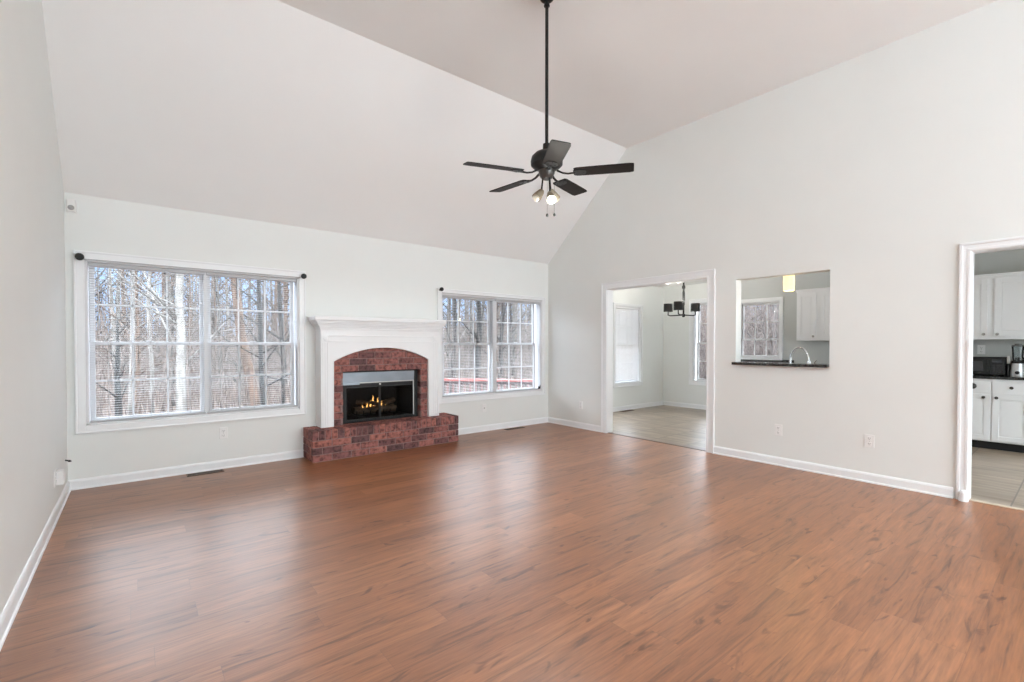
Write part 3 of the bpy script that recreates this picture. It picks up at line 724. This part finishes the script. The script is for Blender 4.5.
# floor registers
def register(label, x0, x1, y0, y1, z=0.0):
    r = thing('floor_register', label, 'floor vent', ((x0+x1)/2, (y0+y1)/2, z), 'floor registers')
    fr = MB().box((x0, y0, z), (x1, y0+.012, z+.006), .002).box((x0, y1-.012, z), (x1, y1, z+.006), .002).box((x0, y0, z), (x0+.012, y1, z+.006), .002).box((x1-.012, y0, z), (x1, y1, z+.006), .002)
    obj('frame', fr, 'register_brown', r)
    lv = MB(); x = x0+.02
    while x < x1-.02:
        lv.box((x, y0+.012, z+.001), (x+.005, y1-.012, z+.005)); x += .013
    obj('louvers', lv, 'register_brown', r)
    obj('duct_pan', MB().box((x0+.01, y0+.01, z+.0002), (x1-.01, y1-.01, z+.0012)), 'black_matte', r)
register('brown floor vent under the big left window', .365, .665, 5.30, 5.40)
register('brown floor vent under the corner window', 4.18, 4.52, 5.29, 5.38)
register('dark floor vent at the dining room rear wall', 7.00, 7.33, 5.40, 5.50, -.002)

# ------------------------------------------------------------------ pass-through sill, kitchen
s = thing('pass_through_sill', 'black granite ledge on the pass-through opening', 'counter', (XR+.06, 1.98, 1.02))
obj('slab', MB().box((XR-.055, 1.562, 1.022), (XP+.07, 2.452, 1.050), .004).box((XR-.055, 2.452, 1.022), (XR-.0005, 2.472, 1.050), .004), 'granite', s)

def knob(mb, p, n): mb.lathe([(.006, 0), (.006, .012), (.015, .018), (.017, .024), (.012, .030), (0, .032)], p, n, 16)
def shaker_door(name, root, x, y0, y1, z0, z1, facing=-1, kn=None, m='cabinet_paint'):
    """door on a plane x, facing -x (or +x)"""
    d = facing; mb = MB(); w = .055
    mb.box((x, y0, z0), (x+d*.019, y0+w, z1), .002); mb.box((x, y1-w, z0), (x+d*.019, y1, z1), .002)
    mb.box((x, y0+w, z0), (x+d*.019, y1-w, z0+w), .002); mb.box((x, y0+w, z1-w), (x+d*.019, y1-w, z1), .002)
    mb.box((x, y0+w-.002, z0+w-.002), (x+d*.009, y1-w+.002, z1-w+.002))
    mb.box((x, y0+w+.012, z0+w+.012), (x+d*.014, y1-w-.012, z1-w-.012), .003)
    o = obj(name, mb, m, root)
    if kn:
        k_ = MB(); knob(k_, (x+d*.019, kn[0], kn[1]), (d, 0, 0)); obj('knob', k_, 'nickel', o, smooth=True)
    return o
XB = 7.85
def base_unit(label, y0, y1, cup=False):
    t = thing('base_cabinet', label, 'cabinet', (8.14, (y0+y1)/2, 0), 'kitchen base cabinets')
    obj('carcass', MB().box((XB, y0+.001, .095), (XF-.002, y1-.001, .834)), 'cabinet_paint', t)
    obj('toe_kick', MB().box((XB+.06, y0+.001, -.0015), (XF-.002, y1-.001, .095)), 'black_matte', t)
    ym = (y0+y1)/2
    for k_, (a, b) in enumerate(((y0+.014, ym-.006), (ym+.006, y1-.014))):
        mb = MB().box((XB-.019, a, .668), (XB, b, .800), .003)
        dr = obj('drawer', mb, 'cabinet_paint', t)
        if cup and k_ == 1:
            obj('cup_pull', MB().lathe([(.036, 0), (.034, .014), (.022, .024), (0, .026)], (XB-.019, (a+b)/2, .745), (-1, 0, 0), 20), 'dark_nickel', dr, smooth=True)
        else:
            q = MB(); knob(q, (XB-.019, (a+b)/2, .742), (-1, 0, 0)); obj('knob', q, 'dark_nickel', dr, smooth=True)
        dd = shaker_door('door', t, XB, a, b, .112, .655)
        q = MB(); knob(q, (XB-.019, b-.035 if k_ == 0 else a+.060, .618), (-1, 0, 0)); obj('knob', q, 'dark_nickel', dd, smooth=True)
    return t
base_unit('white base cabinet under the blender and microwave', .400, 1.060, cup=True)
base_unit('white base cabinet right of the one under the microwave', -.262, .398)
base_unit('white base cabinet left of the one under the microwave', 1.062, 1.722)
def upper_unit(label, y0, y1, ydiv, z0=1.306, z1=2.045, outer=False):
    t = thing('wall_cabinet', label, 'cabinet', (8.29, (y0+y1)/2, z0), 'kitchen wall cabinets')
    x = 8.13
    obj('carcass', MB().box((x, y0, z0), (XF-.002, y1, z1+.01)), 'cabinet_paint', t)
    obj('crown', MB().box((x-.014, y0-.004, z1+.01), (XF-.002, y1+.004, z1+.030), .004).box((x-.028, y0-.010, z1+.030), (XF-.002, y1+.010, z1+.056), .006), 'cabinet_paint', t)
    shaker_door('door', t, x, y0+.012, ydiv-.030, z0+.036, z1-.006, kn=(y0+.045 if outer else ydiv-.058, z0+.062))
    shaker_door('door', t, x, ydiv+.030, y1-.012, z0+.036, z1-.006, kn=(ydiv+.058, z0+.062))
    return t
upper_unit('white wall cabinet with two doors above the microwave', .262, 1.284, .773)
upper_unit('white wall cabinet right of the kitchen window, seen through the pass-through', 2.31, 2.925, 2.622, outer=True)
ct = thing('kitchen_countertop', 'black granite countertop along the far kitchen wall', 'countertop', (8.13, 1.4, .835))
obj('slab', MB().box((XB-.03, -.262, .835), (XF-.002, 4.05, .866), .004), 'granite', ct)
obj('backsplash', MB().box((XF-.022, 3.07, .866), (XF-.002, 4.05, .985), .003), 'granite', ct)
for k_, lab in enumerate(('white base cabinet under the kitchen window', 'white base cabinet right of the kitchen window')):
    y1 = 4.04-k_*1.16; y0 = y1-1.15
    t = thing('base_cabinet', lab, 'cabinet', (8.14, (y0+y1)/2, 0), 'kitchen base cabinets')
    obj('carcass', MB().box((XB, y0, .095), (XF-.002, y1, .834)), 'cabinet_paint', t)
    obj('toe_kick', MB().box((XB+.06, y0, -.0015), (XF-.002, y1, .095)), 'black_matte', t)
    ym = (y0+y1)/2
    for j, (a, b) in enumerate(((y0+.014, ym-.006), (ym+.006, y1-.014))):
        shaker_door('door', t, XB, a, b, .112, .800, kn=(b-.04 if j == 0 else a+.04, .74))

# microwave
mw = thing('microwave', 'black microwave on the kitchen counter', 'microwave', (8.16, .90, .867))
m0, m1, mx = .635, 1.115, 8.00
obj('body', MB().box((mx, m0, .878), (8.34, m1, 1.088), .006), 'black_matte', mw)
dr = obj('door', MB().box((mx-.018, m0+.130, .882), (mx, m1-.002, 1.084), .004), 'black_gloss', mw)
obj('window', MB().box((mx-.0195, m0+.185, .925), (mx-.0175, m1-.05, 1.045), .0005), 'screen_grey', dr)
obj('handle', MB().box((mx-.032, m0+.142, .90), (mx-.018, m0+.156, 1.066), .004), 'black_gloss', dr)
cp_ = obj('control_panel', MB().box((mx-.016, m0+.002, .882), (mx, m0+.128, 1.084), .003), 'black_gloss', mw)
bt = MB()
for i in range(3):
    for j in range(4): bt.box((mx-.018, m0+.026+i*.030, .905+j*.025), (mx-.016, m0+.044+i*.030, .918+j*.025), .001)
obj('keypad', bt, 'screen_grey', cp_); obj('display', MB().box((mx-.0175, m0+.025, 1.030), (mx-.016, m0+.110, 1.062)), 'screen_grey', cp_)
for y in (m0+.05, m1-.05):
    for x in (8.03, 8.30): obj('foot', MB().lathe([(.014, 0), (.012, .012), (0, .012)], (x, y, .8665), n=12), 'black_matte', mw)

# blender with a silver base and glass jar
bl = thing('blender', 'silver-based blender with a glass jar beside the microwave', 'blender', (8.0, .535, .867))
bx_, by_ = 8.0, .535
obj('base', MB().lathe([(.062, 0), (.064, .01), (.060, .06), (.052, .135), (.048, .155), (0, .155)], (bx_, by_, .8665), n=28), 'silver_paint', bl, smooth=True) if mat('silver_paint', (.55, .55, .56), .35, metal=.6) else None
obj('control_dial', MB().lathe([(.020, 0), (.018, .014), (0, .015)], (bx_-.059, by_, .915), (-1, 0, 0), 16), 'black_matte', bl, smooth=True)
obj('collar', MB().lathe([(.050, 0), (.052, .004), (.052, .026), (.044, .03), (0, .03)], (bx_, by_, 1.0215), n=28), 'black_matte', bl, smooth=True)
obj('jar', MB().lathe([(.040, 0), (.044, .03), (.052, .15), (.054, .168), (.051, .168), (.046, .10), (.038, .006), (0, .006)], (bx_, by_, 1.0515), n=28), 'jar_glass', bl, smooth=True)
obj('handle', MB().tube([(bx_-.01, by_-.052, 1.20), (bx_-.01, by_-.092, 1.195), (bx_-.01, by_-.094, 1.12), (bx_-.01, by_-.046, 1.09)], .008, 10), 'jar_glass', bl, smooth=True)
obj('lid', MB().lathe([(.054, 0), (.054, .014), (.030, .016), (.028, .030), (0, .031)], (bx_, by_, 1.2195), n=28), 'dark_nickel', bl, smooth=True)
# black coffee maker behind, small bottle between
cm = thing('coffee_maker', 'black coffee maker standing behind the blender', 'coffee maker', (8.28, .46, .867))
obj('base', MB().box((8.18, .365, .8665), (8.40, .585, .90), .008), 'black_matte', cm)
obj('tower', MB().box((8.31, .365, .90), (8.40, .585, 1.085), .008), 'black_matte', cm)
obj('brew_head', MB().box((8.18, .365, 1.025), (8.31, .585, 1.085), .010), 'black_gloss', cm)
obj('carafe', MB().lathe([(.045, 0), (.060, .02), (.062, .06), (.045, .10), (.048, .115), (0, .115)], (8.245, .475, .9005), n=24), 'black_gloss', cm, smooth=True)
bo = thing('soap_bottle', 'small white-capped bottle between microwave and blender', 'bottle', (8.02, .612, .867))
obj('body', MB().lathe([(.017, 0), (.018, .01), (.018, .12), (.010, .15), (0, .15)], (8.02, .612, .8665), n=18), 'black_gloss', bo, smooth=True)
obj('cap', MB().lathe([(.013, 0), (.013, .06), (.008, .09), (0, .09)], (8.02, .612, 1.0165), n=16), 'plastic_white', bo, smooth=True)
plate('white outlet on the kitchen wall above the microwave', (XF, .885, 1.175), (-1, 0, 0))

# sink counter behind the pass-through
sc_ = thing('sink_counter', 'white sink cabinet with black granite top behind the pass-through', 'cabinet', (5.56, 1.9, 0))
obj('carcass', MB().box((XP+.002, 1.30, .095), (5.86, 2.60, .834)), 'cabinet_paint', sc_)
obj('toe_kick', MB().box((XP+.002, 1.30, -.0015), (5.80, 2.60, .095)), 'black_matte', sc_)
for a, b in ((1.315, 1.94), (1.955, 2.585)): shaker_door('door', sc_, 5.86, a, b, .112, .82, facing=1, kn=(b-.04 if a < 1.5 else a+.04, .74))
top = MB().box((XP+.002, 1.28, .835), (5.45, 2.62, .866), .003).box((5.80, 1.28, .835), (5.90, 2.62, .866), .003).box((5.45, 1.28, .835), (5.80, 1.62, .866), .003).box((5.45, 2.28, .835), (5.80, 2.62, .866), .003)
obj('worktop', top, 'granite', sc_)
obj('basin', MB().box((5.45, 1.62, .68), (5.455, 2.28, .862)).box((5.795, 1.62, .68), (5.80, 2.28, .862)).box((5.45, 1.62, .68), (5.80, 1.625, .862)).box((5.45, 2.275, .68), (5.80, 2.28, .862)).box((5.45, 1.62, .675), (5.80, 2.28, .680)), 'chrome', sc_)
fa = thing('kitchen_faucet', 'chrome gooseneck faucet seen through the pass-through', 'faucet', (5.41, 1.83, .867))
fx, fy = 5.41, 1.828
obj('base', MB().lathe([(.028, 0), (.028, .01), (.020, .02), (.019, .19), (.016, .205), (0, .205)], (fx, fy, .8665), n=22), 'chrome', fa, smooth=True)
pts = []
for k_ in range(17):
    a = PI*k_/16; pts.append((fx+.05*(1-math.cos(a))/2, fy+.098*(1-math.cos(a)), 1.055+.155*math.sin(a)**.9))
pts.append((fx+.05, fy+.196, 1.03))
obj('spout', MB().tube(pts, [.0085]*14+[.010, .011, .0125, .0125], 12), 'chrome', fa, smooth=True)
obj('lever', MB().tube([(fx, fy-.01, 1.01), (fx-.004, fy-.045, 1.045), (fx-.004, fy-.07, 1.085)], [.008, .006, .005], 10), 'chrome', fa, smooth=True)

# pendant over the sink
pe = thing('pendant_lamp', 'glowing yellow glass pendant lamp over the kitchen sink', 'lamp', (5.70, 2.132, ZK))
obj('shade', MB().lathe([(.046, 0), (.055, .004), (.057, .10), (.055, .178), (.048, .178), (.050, .10), (.044, .008), (0, .008)], (5.70, 2.132, 1.842), n=26), 'pendant_glow', pe, smooth=True)
obj('cap', MB().lathe([(.056, 0), (.058, .006), (.040, .024), (.018, .040), (0, .042)], (5.70, 2.132, 2.021), n=24), 'dark_nickel', pe, smooth=True)
obj('cord', MB().tube([(5.70, 2.132, 2.05), (5.70, 2.132, ZK-.015)], .004, 8), 'black_matte', pe)
obj('canopy', MB().lathe([(0, -.025), (.040, -.022), (.055, -.008), (.056, 0), (0, 0)], (5.70, 2.132, ZK-.001), n=24), 'dark_nickel', pe, smooth=True)
pl_ = bpy.data.lights.new('pendant_light', 'POINT'); pl_.energy = 3; pl_.color = (1, .84, .55); pl_.shadow_soft_size = .05
po = link('pendant_light', pl_); po.location = (5.70, 2.132, 1.80)

# chandelier in the dining room
ch = thing('chandelier', 'black three-arm chandelier with drum shades in the dining room', 'chandelier', (6.8, 4.083, ZK))
hx, hy = 6.8, 4.083
obj('canopy', MB().lathe([(0, -.03), (.045, -.026), (.06, -.008), (.062, 0), (0, 0)], (hx, hy, ZK-.001), n=24), 'black_metal', ch, smooth=True)
obj('stem', MB().tube([(hx, hy, ZK-.02), (hx, hy, 1.70)], .014, 14).lathe([(.014, 0), (.026, .02), (.026, .05), (.014, .07)], (hx, hy, 2.12), n=18).lathe([(0, 0), (.022, .006), (.024, .05), (.014, .06)], (hx, hy, 1.675), n=18).lathe([(.014, 0), (.020, .02), (.020, .20), (.014, .24)], (hx, hy, 1.86), n=18), 'black_metal', ch, smooth=True)
for (az, r) in ((134, .262), (233, .262), (27, .262)):
    w = math.radians(az)-YAW; dx, dy = math.cos(w), math.sin(w); ex, ey = hx+dx*r, hy+dy*r
    arm = obj('arm', MB().tube([(hx, hy, 1.712), (hx+dx*r*.85, hy+dy*r*.85, 1.710), (ex, ey, 1.722), (ex, ey, 1.79)], .010, 12), 'black_metal', ch, smooth=True)
    obj('drum_shade', MB().lathe([(.064, 0), (.072, 0), (.069, .132), (.065, .132), (.068, .005), (.064, 0)], (ex, ey, 1.775), n=28).tube([(ex-.066, ey, 1.841), (ex+.066, ey, 1.841)], .002, 6).tube([(ex, ey-.066, 1.841), (ex, ey+.066, 1.841)], .002, 6), 'black_matte', arm, smooth=True)
    obj('bulb', MB().lathe([(0, 0), (.012, .003), (.012, .03), (.022, .055), (.018, .08), (0, .088)], (ex, ey, 1.788), n=16), 'bulb_dim', arm, smooth=True)

for az, r in ((134, .262), (233, .262), (27, .262)):  # added fill lights for the dining room; the chandelier itself is off
    w = math.radians(az)-YAW; cl_ = bpy.data.lights.new('dining_fill', 'POINT'); cl_.energy = 17; cl_.color = (1, .96, .90); cl_.shadow_soft_size = .02
    co = link('dining_fill', cl_); co.location = (hx+math.cos(w)*r, hy+math.sin(w)*r, 1.90)
# ------------------------------------------------------------------ outside: ground, deck, woods
def ground_z(x, y):
    d = max(0, y-9.0); e_ = max(0, x-9.5)
    g = -.62 + .055*max(0, d) + .060*max(0, e_)
    g += .12*math.sin(x*.31+1.3)*math.sin(y*.27) * min(1, (d+e_)/6)
    return g
gm = MB(); N = 56; xs = [-32+i*(80/N) for i in range(N+1)]; ys = [-30+i*(90/N) for i in range(N+1)]
V = [[gm.bm.verts.new((x, y, ground_z(x, y))) for y in ys] for x in xs]
for i in range(N):
    for j in range(N): gm.bm.faces.new((V[i][j], V[i+1][j], V[i+1][j+1], V[i][j+1]))
struct(obj('ground', gm, 'leaf_litter', smooth=True), 'leaf-covered woodland ground outside')

mat('bounce_white', (.80, .82, .83), .8, var=.06, scale=2)
struct(obj('bounce_slab', MB().box((-9, -16, -.30), (15, YR-.02, -.14)), 'bounce_white'), 'unseen pale slab added to bounce light onto the ceiling')  # slab added out of view as a reflector for the ceiling
dk = thing('deck', 'grey board deck outside the corner window', 'deck', (5.0, 7.4, -.62))
db = MB(); y = 5.75
while y < 9.6:
    db.box((3.6, y, -.24), (6.1 if y < 7.9 else 6.1-(y-7.9)*.9, y+.135, -.205), .004); y += .142
obj('boards', db, 'deck_grey', dk)
obj('joists', MB().box((3.65, 5.8, -.38), (3.70, 9.4, -.24)).box((4.5, 5.8, -.38), (4.55, 9.2, -.24)).box((5.5, 5.8, -.38), (5.55, 8.6, -.24)), 'deck_grey', dk)
for x, y in ((3.7, 5.9), (3.7, 9.3), (5.5, 5.9), (5.5, 8.4)): obj('post', MB().box((x-.045, y-.045, -.75), (x+.045, y+.045, -.24)), 'deck_grey', dk)
ra = thing('deck_railing', 'red-stained wooden deck railing outside the corner window', 'railing', (5.8, 8.1, -.2))
p, q = Vector((4.55, 9.54, 0)), Vector((6.85, 7.07, 0)); dv = (q-p).normalized(); nv = Vector((-dv.y, dv.x, 0)); L = (q-p).length
def rb(mb, s0, s1, w, z0, z1, off=0, tone=None):
    a, b = p+dv*s0+nv*off, p+dv*s1+nv*off
    mb.prism([a-nv*w+Vector((0, 0, z0)), a+nv*w+Vector((0, 0, z0)), b+nv*w+Vector((0, 0, z0)), b-nv*w+Vector((0, 0, z0))], (0, 0, z1-z0))
m_ = MB(); rb(m_, 0, L, .075, .455, .500); obj('top_rail', m_, 'rail_red', ra)
m_ = MB(); rb(m_, 0, L, .020, .375, .455); obj('upper_stringer', m_, 'rail_shaded', ra)
m_ = MB(); rb(m_, 0, L, .020, -.12, -.05); obj('lower_stringer', m_, 'rail_red', ra)
k_ = 0; s_ = .05
while s_ < L-.05:
    if k_ % 26 == 0:
        m_ = MB(); rb(m_, s_, s_+.09, .045, -.62, .455); obj('post', m_, 'rail_red', ra)
    else:
        m_ = MB(); rb(m_, s_, s_+.035, .018, -.15, .40, -.038); obj('baluster', m_, 'rail_weathered', ra)
    s_ += .125; k_ += 1

RT = random.Random(11)
def tree_mesh(name, h, r, m, nb=14, lean=0.0, low=.18, seed=0, br=(.8, 2.6)):
    R = random.Random(seed); mb = MB(); pts, rr = [], []; wx = wy = 0
    for k in range(12):
        t_ = k/11; wx += R.uniform(-.05, .05)*(h/10); wy += R.uniform(-.05, .05)*(h/10)
        pts.append(Vector((wx+lean*h*t_, wy, h*t_-.15))); rr.append(max(.012, r*(1.12-.95*t_) + (r*.35 if k == 0 else 0)))
    mb.tube(pts, rr, 8)
    for k in range(nb):
        t_ = R.uniform(low, .95); i = min(10, int(t_*11)); f_ = t_*11-i; b0 = pts[i].lerp(pts[i+1], f_)
        a = R.uniform(0, 2*PI); L_ = R.uniform(*br)*(1.2-t_*.6); up = R.uniform(.25, 1.0)
        d = Vector((math.cos(a), math.sin(a), up)).normalized(); b1 = b0+d*L_*.5+Vector((R.uniform(-.1, .1), R.uniform(-.1, .1), R.uniform(0, .15))); b2 = b1+(d+Vector((0, 0, .35))).normalized()*L_*.5
        r0 = max(.012, rr[i]*.34); mb.tube([b0, b1, b2], [r0, r0*.6, .005], 5)
        for q_ in range(3):
            c0 = b0.lerp(b1, R.uniform(.3, 1)) if q_ < 2 else b1.lerp(b2, .5); a2 = a+R.uniform(-1.1, 1.1)
            dd = Vector((math.cos(a2), math.sin(a2), R.uniform(-.1, .9))).normalized(); mb.tube([c0, c0+dd*L_*R.uniform(.2, .45)], [r0*.42, .004], 4)
    bmesh.ops.recalc_face_normals(mb.bm, faces=mb.bm.faces)
    me = bpy.data.meshes.new(name); mb.bm.to_mesh(me); mb.bm.free(); me.materials.append(M[m])
    for p_ in me.polygons: p_.use_smooth = True
    return me
def tree(me, x, y, label, group=None, rot=0, sc=1.0, name='bare_tree'):
    o = link(name, me); o.location = (x, y, ground_z(x, y)); o.rotation_euler = (0, 0, rot); o.scale = (sc, sc, sc)
    return tag(o, label, 'tree', group)
# trees one can pick out
tree(tree_mesh('pale_trunk', 7.5, .082, 'bark_pale', 10, seed=1), .66, 10.6, 'thick white-barked tree seen through the left half of the big window', name='pale_barked_tree')
tree(tree_mesh('pale_slim', 7.5, .045, 'bark_pale', 10, seed=2), -.08, 11.2, 'slim white-barked tree left of the thick white trunk', name='pale_barked_tree')
tree(tree_mesh('pale_slim2', 7.5, .038, 'bark_pale', 8, seed=3), .285, 12.4, 'thin pale tree between the two whitest trunks', name='pale_barked_tree')
tree(tree_mesh('dark_slim', 2.4, .062, 'bark_dark', 6, seed=4, low=.4, br=(.3, .8)), -.215, 9.6, 'short dark broken trunk low in the big window', name='broken_trunk')
tree(tree_mesh('leaning', 7.5, .105, 'bark_brown', 7, lean=-.145, seed=5, low=.3), 1.98, 10.9, 'leaning brown tree in the right half of the big window', name='leaning_tree')
tree(tree_mesh('dark_fork', 7.5, .045, 'bark_dark', 16, seed=6, low=.12), 1.93, 10.2, 'dark forked tree right of the leaning brown tree', name='bare_tree')
tree(tree_mesh('dark_edge', 7.5, .055, 'bark_dark', 14, seed=7, low=.12), 2.62, 11.6, 'dark tree at the right edge of the big window', name='bare_tree')
tree(tree_mesh('dark_a', 7.5, .065, 'bark_dark', 10, seed=8), 7.45, 11.9, 'dark straight tree in the left part of the corner window', name='bare_tree')
tree(tree_mesh('dark_b', 7.5, .095, 'bark_dark', 12, seed=9), 8.45, 12.1, 'thickest dark tree near the middle of the corner window', name='bare_tree')
tree(tree_mesh('pale_c', 7.5, .075, 'bark_grey', 8, seed=10), 7.75, 12.6, 'grey tree between the two dark trunks in the corner window', name='bare_tree')
# background woods: individual trees of four kinds
protos = [(tree_mesh('woods_grey', 7.5, .075, 'bark_grey', 22, seed=21, low=.08), 'bare grey tree among the woods behind the house'),
          (tree_mesh('woods_pale', 7.5, .06, 'bark_pale', 18, seed=22, low=.08), 'bare pale-barked tree among the woods behind the house'),
          (tree_mesh('woods_brown', 7.5, .07, 'bark_brown', 24, seed=23, low=.06), 'bare brown tree among the woods behind the house'),
          (tree_mesh('woods_dark', 7.5, .07, 'bark_dark', 20, seed=24, low=.10), 'bare dark tree among the woods behind the house')]
cnt = 0; placed = []
while cnt < 105:
    x, y = RT.uniform(-4.5, 24), RT.uniform(12.5, 30)
    ratio = x/y
    if not (-.12 < ratio < .33 or .52 < ratio < 1.0): continue
    if any((x-a)**2+(y-b)**2 < .5 for a, b in placed): continue
    placed.append((x, y)); me, lab = protos[RT.choice([0, 0, 1, 1, 2, 3])]
    tree(me, x, y, lab, 'trees in the woods behind the house', RT.uniform(0, 6.28), RT.uniform(.75, 1.25)); cnt += 1
side = [(tree_mesh('side_brown', 7, .06, 'bark_brown', 24, seed=31, low=.05), 'bare brown tree on the slope beyond the kitchen'), (tree_mesh('side_grey', 7, .055, 'bark_grey', 22, seed=32, low=.05), 'bare grey tree on the slope beyond the kitchen')]
cnt = 0
while cnt < 40:
    x, y = RT.uniform(15, 30), RT.uniform(4.5, 18)
    if not .28 < y/x < .62: continue
    me, lab = side[cnt % 2]; tree(me, x, y, lab, 'trees beyond the kitchen', RT.uniform(0, 6.28), RT.uniform(.7, 1.2)); cnt += 1
# brush and far thicket: nobody could count the twigs
def brush(name, label, pts, n, hr, rr, m, seed):
    R = random.Random(seed); mb = MB()
    for k in range(n):
        x, y = pts(R); z = ground_z(x, y); h = R.uniform(*hr); r = R.uniform(*rr)
        a = R.uniform(0, 6.28); le = R.uniform(0, .35)*h; b0 = Vector((x, y, z-.05)); b2 = b0+Vector((math.cos(a)*le, math.sin(a)*le, h)); b1 = b0.lerp(b2, .5)+Vector((R.uniform(-.08, .08), R.uniform(-.08, .08), 0))*h*.5
        mb.tube([b0, b1, b2], [r, r*.7, r*.2], 3, caps=False)
        for q_ in range(2):
            c0 = b0.lerp(b2, R.uniform(.3, .9)); a = R.uniform(0, 6.28); d = Vector((math.cos(a), math.sin(a), R.uniform(.1, 1)))*h*R.uniform(.12, .3); mb.tube([c0, c0+d], [r*.5, r*.15], 3, caps=False)
    o = obj(name, mb, m); o['kind'] = 'stuff'; o['label'] = label; o['category'] = 'undergrowth'
    return o
def fan_pts(r0, r1, y0, y1):
    def f_(R):
        while True:
            y = R.uniform(y0, y1); x = R.uniform(-.16, 1.05)*y
            if -.14 < x/y < .36 or .5 < x/y < 1.02: return x, y
    return f_
brush('undergrowth', 'tangle of bare twigs on the forest floor behind the house', fan_pts(0, 0, 10.5, 24), 2600, (.5, 2.6), (.006, .018), 'twig', 41)
brush('thicket', 'far thicket of thin bare saplings behind the house', fan_pts(0, 0, 20, 36), 1500, (1.5, 4.6), (.012, .035), 'twig', 42)
def side_pts(R):
    while True:
        x = R.uniform(13, 30); y = R.uniform(.26, .64)*x
        return x, y
brush('slope_thicket', 'thicket of brown twigs on the slope beyond the kitchen', side_pts, 3000, (.6, 4.5), (.006, .022), 'twig', 43)
